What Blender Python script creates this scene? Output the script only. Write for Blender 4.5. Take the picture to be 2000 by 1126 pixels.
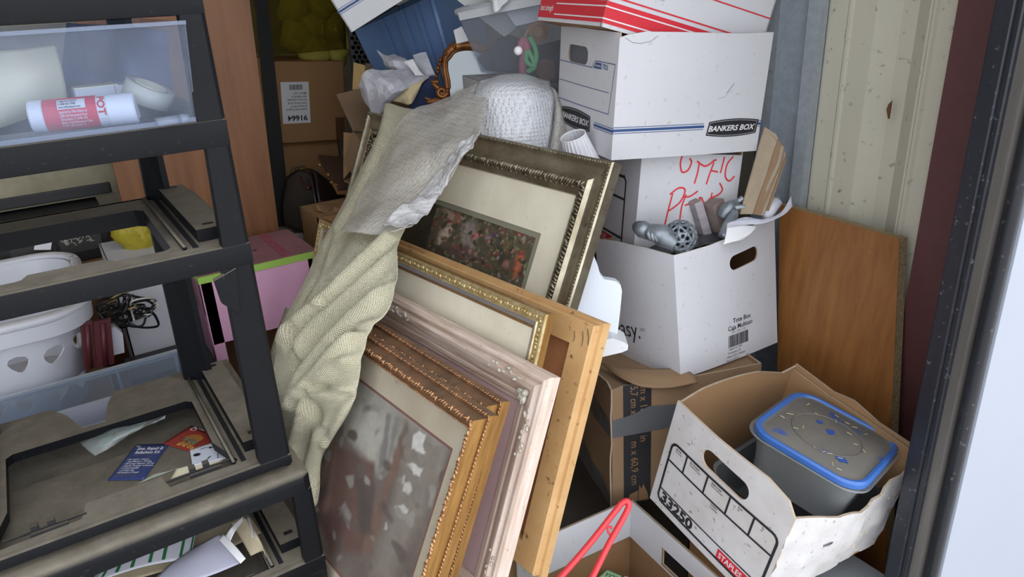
import bpy, bmesh, math, random
from mathutils import Matrix, Vector, noise
from mathutils.geometry import delaunay_2d_cdt
for o in list(bpy.data.objects): bpy.data.objects.remove(o, do_unlink=True)
S = bpy.context.scene
COL = S.collection
rnd = random.Random(7)
R_ = math.radians
# ---------------- camera (matched to the photograph, 2000 x 1126) ----------------
FPX, CX, CY = 1430.0, 1000.0, 563.0
AX = ((0.8324, -0.2475, 0.4959), (-0.5523, -0.2968, 0.7790), (-0.0456, -0.9223, -0.3837))   # world axes in camera terms
CAM = Vector((0, 0, 1.5))
cd = bpy.data.cameras.new('camera'); cam = bpy.data.objects.new('camera', cd); COL.objects.link(cam)
cd.sensor_width = 36; cd.lens = FPX/2000*36; cd.clip_start = .02
rx = Vector((AX[0][0], AX[1][0], AX[2][0])); ry = -Vector((AX[0][1], AX[1][1], AX[2][1])); rz = -Vector((AX[0][2], AX[1][2], AX[2][2]))
cm = Matrix((rx, ry, rz)).transposed().to_4x4(); cm.translation = CAM
cam.matrix_world = cm
S.camera = cam
# ---------------- sky and exposure ----------------
W = bpy.data.worlds.new('overcast_sky'); S.world = W; W.use_nodes = True
bg = W.node_tree.nodes['Background']; bg.inputs[0].default_value = (.92, .955, 1.0, 1); bg.inputs[1].default_value = 1.0
S.view_settings.view_transform = 'Standard'; S.view_settings.look = 'None'; S.view_settings.gamma = 1
S.view_settings.use_curve_mapping = False
S.view_settings.exposure = 1.5



# ---------------- measuring helper: a pixel of the photograph and a distance give a point of the place ----------------
def P(px, py, d):
    c = Vector((px-CX, py-CY, FPX)).normalized()
    return CAM + Vector([sum(AX[i][k]*c[k] for k in range(3)) for i in range(3)])*d
def ray(px, py): return (P(px, py, 1)-CAM)
def PX(px, py, x): r = ray(px, py); return CAM + r*(x/r.x)
def PY(px, py, y): r = ray(px, py); return CAM + r*(y/r.y)
def PZ(px, py, z): r = ray(px, py); return CAM + r*((z-1.5)/r.z)

# ---------------- colours and materials ----------------
def lin(c): return tuple((x/255/12.92 if x/255 <= .04045 else ((x/255+.055)/1.055)**2.4) for x in c)
MATS = {}
def mat(name, rgb, rough=.6, metal=0, var=0.0, vscale=8, rgb2=None, bump=0, bscale=60, spec=.5, dust=0, dustc=(128,118,104), stretch=None, coat=0, specks=0, speckc=(60,52,44), spscale=90):
    if name in MATS: return MATS[name]
    m = bpy.data.materials.new(name); m.use_nodes = True; nt = m.node_tree; N = nt.nodes; L = nt.links
    b = N['Principled BSDF']; b.inputs['Roughness'].default_value = rough; b.inputs['Metallic'].default_value = metal
    b.inputs['Specular IOR Level'].default_value = spec; b.inputs['Coat Weight'].default_value = coat
    c1 = lin(rgb); b.inputs['Base Color'].default_value = (*c1, 1)
    tc = N.new('ShaderNodeTexCoord'); src = tc.outputs['Object']
    if stretch:
        mp = N.new('ShaderNodeMapping'); mp.inputs['Scale'].default_value = stretch; L.new(src, mp.inputs[0]); src2 = mp.outputs[0]
    else: src2 = src
    out = None
    if var or rgb2:
        nz = N.new('ShaderNodeTexNoise'); nz.inputs['Scale'].default_value = vscale; nz.inputs['Detail'].default_value = 6; nz.inputs['Roughness'].default_value = .62
        L.new(src2, nz.inputs['Vector'])
        rp = N.new('ShaderNodeValToRGB'); rp.color_ramp.elements[0].position = .32; rp.color_ramp.elements[1].position = .68
        c2 = lin(rgb2) if rgb2 else tuple(x*(1-var) for x in c1)
        rp.color_ramp.elements[0].color = (*c2, 1); rp.color_ramp.elements[1].color = (*c1, 1)
        L.new(nz.outputs[0], rp.inputs[0]); out = rp.outputs[0]
    def mix(a, bcol, fac):
        mx = N.new('ShaderNodeMix'); mx.data_type = 'RGBA'
        if a is None: mx.inputs[6].default_value = (*c1, 1)
        else: L.new(a, mx.inputs[6])
        mx.inputs[7].default_value = (*lin(bcol), 1); L.new(fac, mx.inputs[0]); return mx.outputs[2]
    def math_(op, a, v=None, clamp=True):
        n = N.new('ShaderNodeMath'); n.operation = op; n.use_clamp = clamp
        for i, x in enumerate((a, v)):
            if x is None: continue
            if isinstance(x, (int, float)): n.inputs[i].default_value = x
            else: L.new(x, n.inputs[i])
        return n.outputs[0]
    if specks:
        vz = N.new('ShaderNodeTexNoise'); vz.inputs['Scale'].default_value = spscale; vz.inputs['Detail'].default_value = 3; L.new(src, vz.inputs['Vector'])
        f = math_('MULTIPLY', math_('SUBTRACT', vz.outputs[0], .64), 14*specks); out = mix(out, speckc, f)
    if dust:
        ge = N.new('ShaderNodeNewGeometry'); sx = N.new('ShaderNodeSeparateXYZ'); L.new(ge.outputs['Normal'], sx.inputs[0])
        up = math_('MULTIPLY', math_('SUBTRACT', sx.outputs[2], .35), 2.2)
        nz2 = N.new('ShaderNodeTexNoise'); nz2.inputs['Scale'].default_value = 22; nz2.inputs['Detail'].default_value = 8; nz2.inputs['Roughness'].default_value = .7; L.new(tc.outputs['Object'], nz2.inputs['Vector'])
        f = math_('MULTIPLY', up, math_('ADD', math_('MULTIPLY', nz2.outputs[0], .9), dust-.45)); out = mix(out, dustc, f)
        rr = math_('ADD', math_('MULTIPLY', f, .9-rough), rough); L.new(rr, b.inputs['Roughness'])
    if out is not None: L.new(out, b.inputs['Base Color'])
    if bump:
        bz = N.new('ShaderNodeTexNoise'); bz.inputs['Scale'].default_value = bscale; bz.inputs['Detail'].default_value = 4; L.new(src2, bz.inputs['Vector'])
        bp = N.new('ShaderNodeBump'); bp.inputs['Strength'].default_value = bump; bp.inputs['Distance'].default_value = .004
        L.new(bz.outputs[0], bp.inputs['Height']); L.new(bp.outputs[0], b.inputs['Normal'])
    MATS[name] = m; return m
def clear(name, rgb, opac, rough=.15, tint=None, bump=None, spec=.5, rough_t=0, mottled=0):
    """thin translucent plastic: part lets light through, part scatters it"""
    if name in MATS: return MATS[name]
    m = bpy.data.materials.new(name); m.use_nodes = True; nt = m.node_tree; N = nt.nodes; L = nt.links
    b = N['Principled BSDF']; b.inputs['Base Color'].default_value = (*lin(rgb), 1); b.inputs['Roughness'].default_value = rough; b.inputs['Specular IOR Level'].default_value = spec
    t = N.new('ShaderNodeBsdfTransparent'); t.inputs[0].default_value = (*lin(tint or (245, 247, 250)), 1)
    mx = N.new('ShaderNodeMixShader'); mx.inputs[0].default_value = opac
    L.new(t.outputs[0], mx.inputs[1]); L.new(b.outputs[0], mx.inputs[2]); L.new(mx.outputs[0], N['Material Output'].inputs[0])
    tc = N.new('ShaderNodeTexCoord')
    if mottled:
        nz = N.new('ShaderNodeTexNoise'); nz.inputs['Scale'].default_value = 14; nz.inputs['Detail'].default_value = 6; L.new(tc.outputs['Object'], nz.inputs['Vector'])
        mr = N.new('ShaderNodeMapRange'); mr.inputs[1].default_value = .3; mr.inputs[2].default_value = .7; mr.inputs[3].default_value = max(0, opac-mottled); mr.inputs[4].default_value = min(1, opac+mottled)
        L.new(nz.outputs[0], mr.inputs[0]); L.new(mr.outputs[0], mx.inputs[0])
    if bump == 'bubbles':
        v = N.new('ShaderNodeTexVoronoi'); v.inputs['Scale'].default_value = 105; v.inputs['Randomness'].default_value = .25; L.new(tc.outputs['Object'], v.inputs['Vector'])
        mr = N.new('ShaderNodeMapRange'); mr.inputs[1].default_value = .15; mr.inputs[2].default_value = .55; mr.inputs[3].default_value = 1; mr.inputs[4].default_value = 0
        L.new(v.outputs['Distance'], mr.inputs[0])
        nz = N.new('ShaderNodeTexNoise'); nz.inputs['Scale'].default_value = 60; nz.inputs['Detail'].default_value = 3; L.new(tc.outputs['Object'], nz.inputs['Vector'])
        ad = N.new('ShaderNodeMath'); ad.operation = 'ADD'; L.new(mr.outputs[0], ad.inputs[0]); L.new(nz.outputs[0], ad.inputs[1])
        bp = N.new('ShaderNodeBump'); bp.inputs['Strength'].default_value = .55; bp.inputs['Distance'].default_value = .004
        L.new(ad.outputs[0], bp.inputs['Height']); L.new(bp.outputs[0], b.inputs['Normal'])
    elif bump:
        nz = N.new('ShaderNodeTexNoise'); nz.inputs['Scale'].default_value = bump; nz.inputs['Detail'].default_value = 3; L.new(tc.outputs['Object'], nz.inputs['Vector'])
        bp = N.new('ShaderNodeBump'); bp.inputs['Strength'].default_value = .6; bp.inputs['Distance'].default_value = .006
        L.new(nz.outputs[0], bp.inputs['Height']); L.new(bp.outputs[0], b.inputs['Normal'])
    MATS[name] = m; return m

# ---------------- object helpers ----------------
def tag(o, label=None, cat=None, group=None, kind=None):
    if label: o['label'] = label
    if cat: o['category'] = cat
    if group: o['group'] = group
    if kind: o['kind'] = kind
    return o
def thing(name, label, cat, M=None, group=None):
    o = bpy.data.objects.new(name, None); COL.objects.link(o); o.empty_display_size = .05
    if M is not None: o.matrix_world = M
    return tag(o, label, cat, group)
def obj(name, verts, faces, m, parent=None, smooth=False, fm=None, M=None, recalc=False):
    me = bpy.data.meshes.new(name); me.from_pydata([tuple(v) for v in verts], [], faces)
    ms = m if isinstance(m, (list, tuple)) else [m]
    for x in ms: me.materials.append(x)
    if fm: me.polygons.foreach_set('material_index', fm)
    if recalc:
        bm = bmesh.new(); bm.from_mesh(me); bmesh.ops.recalc_face_normals(bm, faces=bm.faces); bm.to_mesh(me); bm.free()
    if smooth: me.polygons.foreach_set('use_smooth', [True]*len(me.polygons))
    me.update()
    o = bpy.data.objects.new(name, me); COL.objects.link(o)
    if parent: o.parent = parent
    if M is not None: o.matrix_world = M
    return o
class MB:
    """collects shapes into one mesh"""
    def __init__(s): s.v = []; s.f = []; s.m = []
    def add(s, vs, fs, mi=0):
        k = len(s.v); s.v += [Vector(x) for x in vs]; s.f += [tuple(i+k for i in q) for q in fs]; s.m += [mi]*len(fs); return s
    def box(s, a, b, mi=0, M=None, bev=0):
        x0, y0, z0 = a; x1, y1, z1 = b
        if bev:
            bm = bmesh.new(); bmesh.ops.create_cube(bm, size=1)
            for v in bm.verts: v.co = Vector((x0+(v.co.x+.5)*(x1-x0), y0+(v.co.y+.5)*(y1-y0), z0+(v.co.z+.5)*(z1-z0)))
            bmesh.ops.bevel(bm, geom=list(bm.edges), offset=bev, segments=2, profile=.6, affect='EDGES')
            bm.verts.index_update(); vs = [v.co.copy() for v in bm.verts]; fs = [tuple(v.index for v in f.verts) for f in bm.faces]; bm.free()
        else:
            vs = [Vector(p) for p in ((x0,y0,z0),(x1,y0,z0),(x1,y1,z0),(x0,y1,z0),(x0,y0,z1),(x1,y0,z1),(x1,y1,z1),(x0,y1,z1))]
            fs = [(0,3,2,1),(4,5,6,7),(0,1,5,4),(1,2,6,5),(2,3,7,6),(3,0,4,7)]
        if M is not None: vs = [M @ v for v in vs]
        return s.add(vs, fs, mi)
    def tube(s, pts, r, n=8, mi=0, cap=True):
        pts = [Vector(p) for p in pts]; rs = r if isinstance(r, (list, tuple)) else [r]*len(pts)
        vs = []; fs = []; up = None
        for i, p in enumerate(pts):
            t = (pts[min(i+1, len(pts)-1)]-pts[max(i-1, 0)]).normalized()
            if up is None: up = Vector((0, 0, 1)) if abs(t.z) < .9 else Vector((1, 0, 0))
            a = t.cross(up); a.normalize(); up = a.cross(t).normalized()
            for k in range(n):
                q = 2*math.pi*k/n; vs.append(p+(a*math.cos(q)+up*math.sin(q))*rs[i])
        for i in range(len(pts)-1):
            for k in range(n): fs.append((i*n+k, i*n+(k+1) % n, (i+1)*n+(k+1) % n, (i+1)*n+k))
        if cap: fs.append(tuple(range(n))[::-1]); fs.append(tuple((len(pts)-1)*n+k for k in range(n)))
        return s.add(vs, fs, mi)
    def lathe(s, prof, n=24, M=None, mi=0):
        vs = []; fs = []
        for r, z in prof:
            for k in range(n): q = 2*math.pi*k/n; vs.append(Vector((r*math.cos(q), r*math.sin(q), z)))
        for i in range(len(prof)-1):
            for k in range(n): fs.append((i*n+k, i*n+(k+1) % n, (i+1)*n+(k+1) % n, (i+1)*n+k))
        if M is not None: vs = [M @ v for v in vs]
        return s.add(vs, fs, mi)
    def prism(s, poly, z0, z1, M=None, mi=0):
        n = len(poly); vs = [Vector((x, y, z0)) for x, y in poly]+[Vector((x, y, z1)) for x, y in poly]
        fs = [tuple(range(n))[::-1], tuple(range(n, 2*n))]+[(i, (i+1) % n, n+(i+1) % n, n+i) for i in range(n)]
        if M is not None: vs = [M @ v for v in vs]
        return s.add(vs, fs, mi)
    def ball(s, c, r, n=10, M=None, mi=0, sc=(1,1,1)):
        vs = []; fs = []; h = n//2+1
        for i in range(h+1):
            a = math.pi*i/h
            for k in range(n):
                q = 2*math.pi*k/n; vs.append(Vector((c[0]+r*sc[0]*math.sin(a)*math.cos(q), c[1]+r*sc[1]*math.sin(a)*math.sin(q), c[2]+r*sc[2]*math.cos(a))))
        for i in range(h):
            for k in range(n): fs.append((i*n+k, (i+1)*n+k, (i+1)*n+(k+1) % n, i*n+(k+1) % n))
        if M is not None: vs = [M @ v for v in vs]
        return s.add(vs, fs, mi)
    def build(s, name, m, parent=None, smooth=False, M=None, recalc=False):
        return obj(name, s.v, s.f, m, parent, smooth, s.m if isinstance(m, (list, tuple)) else None, M, recalc)
def pose(pos, yaw=0, tx=0, ty=0):
    v = Vector((R_(tx), R_(ty), 0)); Rt = Matrix.Rotation(v.length, 4, v.normalized()) if v.length > 1e-9 else Matrix()
    M = Rt @ Matrix.Rotation(R_(yaw), 4, 'Z'); M.translation = Vector(pos); return M
def smooth_angle(o, a=40):
    me = o.data; me.polygons.foreach_set('use_smooth', [True]*len(me.polygons))
    bm = bmesh.new(); bm.from_mesh(me); lim = R_(a)
    for e in bm.edges:
        if len(e.link_faces) != 2 or e.calc_face_angle(0) > lim: e.smooth = False
    bm.to_mesh(me); bm.free(); return o
def cdt(outer, holes=(), step=None):
    """triangulates an outline with holes; step adds inner points so that the sheet can bend"""
    def inside(p, poly):
        c = False; j = len(poly)-1
        for i in range(len(poly)):
            (xi, yi), (xj, yj) = poly[i], poly[j]
            if (yi > p[1]) != (yj > p[1]) and p[0] < (xj-xi)*(p[1]-yi)/(yj-yi)+xi: c = not c
            j = i
        return c
    def dens(poly):
        if not step: return list(poly)
        r = []
        for i, a in enumerate(poly):
            b = poly[(i+1) % len(poly)]; n = max(1, int(math.dist(a, b)/step))
            r += [(a[0]+(b[0]-a[0])*k/n, a[1]+(b[1]-a[1])*k/n) for k in range(n)]
        return r
    vs = []; es = []
    loops = [dens(outer)]+[dens(h) for h in holes]
    for lp in loops:
        k = len(vs); n = len(lp); vs += [Vector(p) for p in lp]; es += [(k+i, k+(i+1) % n) for i in range(n)]
    if step:
        xs = [p[0] for p in outer]; ys = [p[1] for p in outer]; x = min(xs)+step*.6
        while x < max(xs):
            y = min(ys)+step*.6
            while y < max(ys):
                if all(min(math.dist((x, y), q) for q in lp) > step*.45 for lp in loops): vs.append(Vector((x, y)))
                y += step
            x += step
    r = delaunay_2d_cdt(vs, es, [], 0, 1e-7)
    V = [(p.x, p.y) for p in r[0]]; F = []
    for t in r[2]:
        c = (sum(V[i][0] for i in t)/len(t), sum(V[i][1] for i in t)/len(t))
        if inside(c, loops[0]) and not any(inside(c, h) for h in loops[1:]):
            a, b, d = (V[i] for i in t[:3])
            if (b[0]-a[0])*(d[1]-a[1])-(b[1]-a[1])*(d[0]-a[0]) < 0: t = tuple(t)[::-1]
            F.append(tuple(t))
    return V, F
def sheet(name, outer, holes, t, fn, m, parent=None, step=None, smooth=False, M=None):
    """a panel: outline and holes in metres, thickness t, fn(u, v, w) bends it into place; m = [outside, inside/edge]"""
    V, F = cdt(outer, holes, step); n = len(V)
    vs = [fn(x, y, 0) for x, y in V]+[fn(x, y, -t) for x, y in V]
    cnt = {}
    for f in F:
        for i in range(len(f)):
            e = (f[i], f[(i+1) % len(f)]); cnt[e] = 1
    side = [(b, a, a+n, b+n) for (a, b) in cnt if (b, a) not in cnt]
    fs = list(F)+[tuple(i+n for i in f)[::-1] for f in F]+side
    fm = [0]*len(F)+[1]*len(F)+[(2 if len(m) > 2 else 1)]*len(side)
    o = obj(name, vs, fs, m, parent, False, fm, M)
    if smooth: smooth_angle(o, 35)
    return o
def rrect(x0, y0, x1, y1, r, n=4):
    p = []
    for cx_, cy_, a in ((x1-r, y1-r, 0), (x0+r, y1-r, 90), (x0+r, y0+r, 180), (x1-r, y0+r, 270)):
        p += [(cx_+r*math.cos(R_(a+90*k/n)), cy_+r*math.sin(R_(a+90*k/n))) for k in range(n+1)]
    return p
TXT = {}
def text2d(s, size, bold=0, sx=1, shear=0, space=1):
    k = (s, bold, shear, space)
    if k not in TXT:
        cu = bpy.data.curves.new('t', 'FONT'); cu.body = s; cu.size = 1; cu.offset = bold; cu.shear = shear; cu.space_character = space; cu.resolution_u = 3; cu.fill_mode = 'FRONT'
        o = bpy.data.objects.new('t', cu); COL.objects.link(o); bpy.context.view_layer.update()
        me = bpy.data.meshes.new_from_object(o.evaluated_get(bpy.context.evaluated_depsgraph_get()))
        TXT[k] = ([(v.co.x, v.co.y) for v in me.vertices], [tuple(p.vertices) for p in me.polygons])
        bpy.data.objects.remove(o); bpy.data.meshes.remove(me); bpy.data.curves.remove(cu)
    v, f = TXT[k]; return [(x*size*sx, y*size) for x, y in v], f
class Decal:
    """flat print laid on a surface: 2-D shapes mapped through the surface's fn"""
    def __init__(s): s.v = []; s.f = []; s.m = []
    def add(s, v, f, mi=0, at=(0, 0), rot=0, z=0):
        k = len(s.v); c, n = math.cos(R_(rot)), math.sin(R_(rot))
        s.v += [(at[0]+x*c-y*n, at[1]+x*n+y*c, z) for x, y in v]; s.f += [tuple(i+k for i in q) for q in f]; s.m += [mi]*len(f); return s
    def text(s, t, size, at, rot=0, mi=0, z=0, center=False, **k):
        v, f = text2d(t, size, **k)
        if center and v: w = (min(x for x, y in v)+max(x for x, y in v))/2; v = [(x-w, y) for x, y in v]
        return s.add(v, f, mi, at, rot, z)
    def line(s, pts, w, mi=0, closed=False, z=0, step=.03):
        q = list(pts)+([pts[0]] if closed else [])
        for a, b in zip(q, q[1:]):
            L = math.dist(a, b)
            if L < 1e-7: continue
            n = max(1, int(L/step)); dx, dy = (b[0]-a[0])/L, (b[1]-a[1])/L; e = w/2*.8
            vs = []
            for k in range(n+1):
                t = -e+(L+2*e)*k/n; vs += [(a[0]+dx*t-dy*w/2, a[1]+dy*t+dx*w/2), (a[0]+dx*t+dy*w/2, a[1]+dy*t-dx*w/2)]
            s.add(vs, [(2*k, 2*k+1, 2*k+3, 2*k+2) for k in range(n)], mi, z=z)
        return s
    def poly(s, pts, mi=0, z=0, step=None, holes=()):
        v, f = cdt(pts, holes, step); return s.add(v, f, mi, z=z)
    def bars(s, x0, y0, x1, y1, n, seed=1, mi=0, z=0):
        r = random.Random(seed); x = x0; d = (x1-x0)/n
        while x < x1: w = d*r.choice((.3, .5, .8, 1.1)); s.add([(x, y0), (x+w, y0), (x+w, y1), (x, y1)], [(0, 1, 2, 3)], mi, z=z); x += w+d*r.choice((.3, .5, .7))
        return s
    def build(s, name, m, parent, fn, lift=.0008):
        return obj(name, [fn(x, y, lift+z) for x, y, z in s.v], s.f, m, parent, False, s.m if isinstance(m, (list, tuple)) else None)
def cr(p0, p1, p2, p3, t):
    return .5*((2*p1)+(p2-p0)*t+(2*p0-5*p1+4*p2-p3)*t*t+(3*p1-p0-3*p2+p3)*t**3)
def spline(pts, n):
    pts = [Vector(p) for p in pts]; out = []
    for i in range(len(pts)-1):
        a = pts[max(i-1, 0)]; d = pts[min(i+2, len(pts)-1)]
        out += [cr(a, pts[i], pts[i+1], d, k/n) for k in range(n)]
    return out+[pts[-1]]
def grid_surface(ctrl, nu, nv):
    """smooth surface through a net of points: rows of columns"""
    rows = [spline(r, nu) for r in ctrl]; cols = [spline([r[j] for r in rows], nv) for j in range(len(rows[0]))]
    return [[cols[j][i] for j in range(len(cols))] for i in range(len(cols[0]))]
def net_obj(name, G, m, parent=None, t=.0008, disp=None, smooth=True):
    h, w = len(G), len(G[0]); nr = [[None]*w for _ in range(h)]
    for i in range(h):
        for j in range(w):
            a = G[i][min(j+1, w-1)]-G[i][max(j-1, 0)]; b = G[min(i+1, h-1)][j]-G[max(i-1, 0)][j]
            q = a.cross(b); nr[i][j] = q.normalized() if q.length > 1e-12 else Vector((0, 0, 1))
    if disp: G = [[G[i][j]+nr[i][j]*disp(i/(h-1), j/(w-1), G[i][j]) for j in range(w)] for i in range(h)]
    vs = [p for r in G for p in r]+[G[i][j]-nr[i][j]*t for i in range(h) for j in range(w)]; n = h*w
    fs = []
    for i in range(h-1):
        for j in range(w-1):
            a = i*w+j; q = (a, a+1, a+w+1, a+w); fs += [q, tuple(x+n for x in q)[::-1]]
    bd = [i for i in range(w)]+[i*w+w-1 for i in range(1, h)]+[(h-1)*w+j for j in range(w-2, -1, -1)]+[i*w for i in range(h-2, 0, -1)]
    fs += [(bd[(i+1) % len(bd)], bd[i], bd[i]+n, bd[(i+1) % len(bd)]+n) for i in range(len(bd))]
    return obj(name, vs, fs, m, parent, smooth)
# ---------------- the storage unit ----------------
m_wall = mat('beige_steel', (190,186,170), .5, var=.06, vscale=3, specks=.35, spscale=55, stretch=None)
m_conc = mat('concrete', (128,124,118), .9, var=.35, vscale=5, bump=.2)
m_ground = mat('pale_paving', (190,187,182), .95, var=.15, vscale=2)
m_dark = mat('dim_beige_steel', (196,192,180), .7, var=.2)
m_galv = mat('galvanised_steel', (176,184,192), .42, metal=.3, var=.2, vscale=60, specks=.3, spscale=120)
m_red = mat('oxblood_paint', (92,54,55), .5, var=.12, vscale=20, specks=.2)
m_rub = mat('black_rubber', (36,38,46), .32, var=.3, vscale=30, stretch=(1,1,.12), specks=.4, speckc=(110,110,115))
m_rub2 = mat('worn_grey_vinyl', (104,101,98), .3, var=.35, vscale=20, stretch=(1,1,.1))
m_jamb = mat('white_paint', (160,166,180), .45, var=.03, vscale=4)
def struct(name, mb, m, label, smooth=False):
    o = mb.build(name, m, None, smooth) if isinstance(mb, MB) else mb
    o['kind'] = 'structure'; o['label'] = label; return o
struct('floor', MB().box((-2.05,.5,-.1), (1.72,3.45,0)), m_conc, 'grey concrete floor of the storage unit')
struct('ground', MB().box((-9,-14,-.12), (10,.5,-.02)), m_ground, 'pale paving outside the storage unit')
struct('wall_left', MB().box((-2.05,.5,0), (-2.0,3.45,3.0)), m_dark, 'steel partition on the left of the unit')
struct('wall_back', MB().box((-2.05,3.4,0), (1.72,3.45,3.0)), m_dark, 'dark steel back wall of the unit')
struct('ceiling', MB().box((-2.05,.5,3.0), (1.72,3.45,3.05)), m_dark, 'steel roof of the unit')
# ribbed side wall: one pressed profile run along y
prof = []
y = 3.40; base = 1.65
ribs = [.905+.305*k for k in range(-1, 9)]
pts = set()
pr = []
for r0 in ribs:
    pr += [(r0-.012,0),(r0+.030,.034),(r0+.066,.034),(r0+.108,0)]
    for bd in (.135, .245):
        c = r0+bd-.04+.075; pr += [(c-.008,0),(c-.003,-.005),(c+.003,-.005),(c+.008,0)]
pr = sorted([q for q in pr if .60 < q[0] < 3.4]); pr = [(.56,0)]+pr+[(3.4,0)]
vs = []; fs = []
for (yy, dx) in pr: vs += [(base+dx,yy,0),(base+dx,yy,3.0),(base+dx+.002,yy,0),(base+dx+.002,yy,3.0)]
for i in range(len(pr)-1):
    a = 4*i; fs += [(a,a+1,a+5,a+4),(a+2,a+6,a+7,a+3)]
struct('wall_right', obj('wall_right', vs, fs, m_wall), None, 'beige ribbed steel side wall')
struct('trim_1', MB().box((1.605,.70,0),(1.648,.815,3.0)).box((1.648,.56,0),(1.70,.72,3.0)), m_red, 'dark red steel angle at the end of the ribbed wall')
# upright channel
q = [(1.646,1.125),(1.646,1.245),(1.575,1.245),(1.575,1.215),(1.578,1.215),(1.578,1.242),(1.643,1.242),(1.643,1.168),(1.612,1.160),(1.612,1.128),(1.575,1.128),(1.575,1.150),(1.572,1.150),(1.572,1.125)]
b = MB(); b.box((1.643,1.13,0),(1.647,1.25,3.0)); b.box((1.57,1.247,0),(1.647,1.25,3.0)); b.box((1.57,1.212,0),(1.573,1.25,3.0)); b.box((1.615,1.13,0),(1.645,1.133,3.0)); b.box((1.615,1.133,0),(1.618,1.165,3.0)); b.box((1.57,1.21,0),(1.58,1.2125,3.0))
struct('trim_2', b, m_galv, 'galvanised steel upright channel against the ribbed wall')
# door jamb: black seal, grey vinyl channel, white painted post
b = MB(); b.box((1.275,.575,0),(1.30,.592  ,2.8)); b.box((1.268,.560,0),(1.279,.590  ,2.8), bev=.003); b.box((1.272,.548,0),(1.30,.562  ,2.8), bev=.004)
o3 = struct('trim_3', b, m_rub, 'black rubber door seal running down the jamb')
b = MB(); b.prism([(1.278,.531),(1.300,.522),(1.300,.552),(1.281,.549)], 0, 2.4); o = b.build('vinyl_channel', m_rub2, o3)
b = MB(); b.tube([(1.290,.512,0),(1.290,.512  ,2.8)], .0125, 16); o = b.build('bulb_seal', m_rub, o3, True)
struct('wall_front', MB().box((1.302,.498,0),(2.6,.60,3.0)), m_jamb, 'white painted door post beside the black seal')
struct('wall_front_left', MB().box((-3.2,.498,0),(-1.95,.60,3.0)), m_jamb, 'white painted door post on the far side of the opening')
struct('wall_front_top', MB().box((-1.95,.498,2.72),(1.302,.60,3.0)), m_jamb, 'white lintel above the door opening')
# ---------------- cartons on the right ----------------
m_white = mat('white_carton', (206,206,212), .62, var=.05, vscale=6, specks=.22, speckc=(150,142,134), spscale=70, bump=.05, bscale=30)
m_dirty = mat('scuffed_white_carton', (208,207,211), .62, var=.10, vscale=9, rgb2=(190,186,184), specks=.5, speckc=(120,104,90), spscale=85, bump=.1, bscale=24)
m_kraft = mat('brown_board', (150,116,82), .8, var=.13, vscale=7, stretch=(1,1,.4), bump=.06)
m_kraft2 = mat('grey_brown_board', (146,118,90), .8, var=.18, vscale=5, bump=.08)
m_edge = mat('cut_board_edge', (176,158,138), .9, var=.2, vscale=60)
m_ink = mat('black_ink', (34,34,38), .6); m_blue = mat('navy_ink', (46,76,128), .6); m_redink = mat('red_ink', (205,44,58), .6)
m_paper = mat('white_print', (222,222,226), .6); m_pen = mat('red_marker', (215,58,66), .6); m_greyink = mat('grey_ink', (120,118,120), .6)
def pfn(face, d, bulge=None):
    lx, ly, lz = d
    def fn(u, v, w):
        if bulge: w = w+bulge(u, v)
        return {'front': Vector((u, -w, v)), 'left': Vector((-w, ly-u, v)), 'right': Vector((lx+w, u, v)), 'back': Vector((lx-u, ly+w, v))}[face]
    return fn
def soft(L, H, a): return lambda u, v: a*math.sin(math.pi*min(max(u/L, 0), 1))*(.35+.65*math.sin(math.pi*min(max(v/H, 0), 1)*.5))
def carton(name, label, pos, yaw, tilt, d, out, inn, holes={}, tops={}, bulges={}, t=.004, group=None, step=.035, skip=(), edge=None):
    M = pose(pos, yaw, *tilt); root = thing(name, label, 'box', M, group); lx, ly, lz = d; fns = {}
    mm = [out, inn, edge or m_edge]
    for fc, L in (('front', lx), ('left', ly), ('right', ly), ('back', lx)):
        fns[fc] = fn = pfn(fc, d, bulges.get(fc))
        if fc in skip: continue
        top = tops.get(fc, [(L, lz), (0, lz)])
        sheet('panel', [(0, 0), (L, 0)]+top, holes.get(fc, []), t, fn, mm, root, step if fc in bulges else None, fc in bulges)
    MB().box((.001,.001,.0005),(lx-.001,ly-.001,.0045)).build('base', inn, root)
    return root, fns
def slot(u, v, w, h, rot=0, n=6):
    r = min(w, h)/2; p = rrect(-w/2, -h/2, w/2, h/2, r*.98, n); c, s = math.cos(R_(rot)), math.sin(R_(rot))
    return [(u+x*c-y*s, v+x*s+y*c) for x, y in p]
def logo_badge(D, cx_, cy_, w, h, rot=0, lean=.0):
    def bp(W, H, k): 
        pts = []
        for i in range(9): t = -1+2*i/8; pts.append((t*W/2, -H/2*(.74+.26*(1-t*t))))
        for i in range(9): t = 1-2*i/8; pts.append((t*W/2+lean*H, H/2*(.74+.26*(1-t*t))))
        return pts
    c, s = math.cos(R_(rot)), math.sin(R_(rot)); T = lambda ps: [(cx_+x*c-y*s, cy_+x*s+y*c) for x, y in ps]
    D.poly(T(bp(w, h, 0)), 0, z=.0002); q = T(bp(w*.94, h*.84, 0)); D.line(q, .0006, 2, True, z=.0005)
    D.text('BANKERS BOX', h*.42, (cx_-c*0+s*h*.14, cy_-h*.15), rot, 2, z=.0006, center=True, bold=.025, sx=w/h*.0+1.02*w/(h*.42)/7.4, shear=.25)
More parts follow.
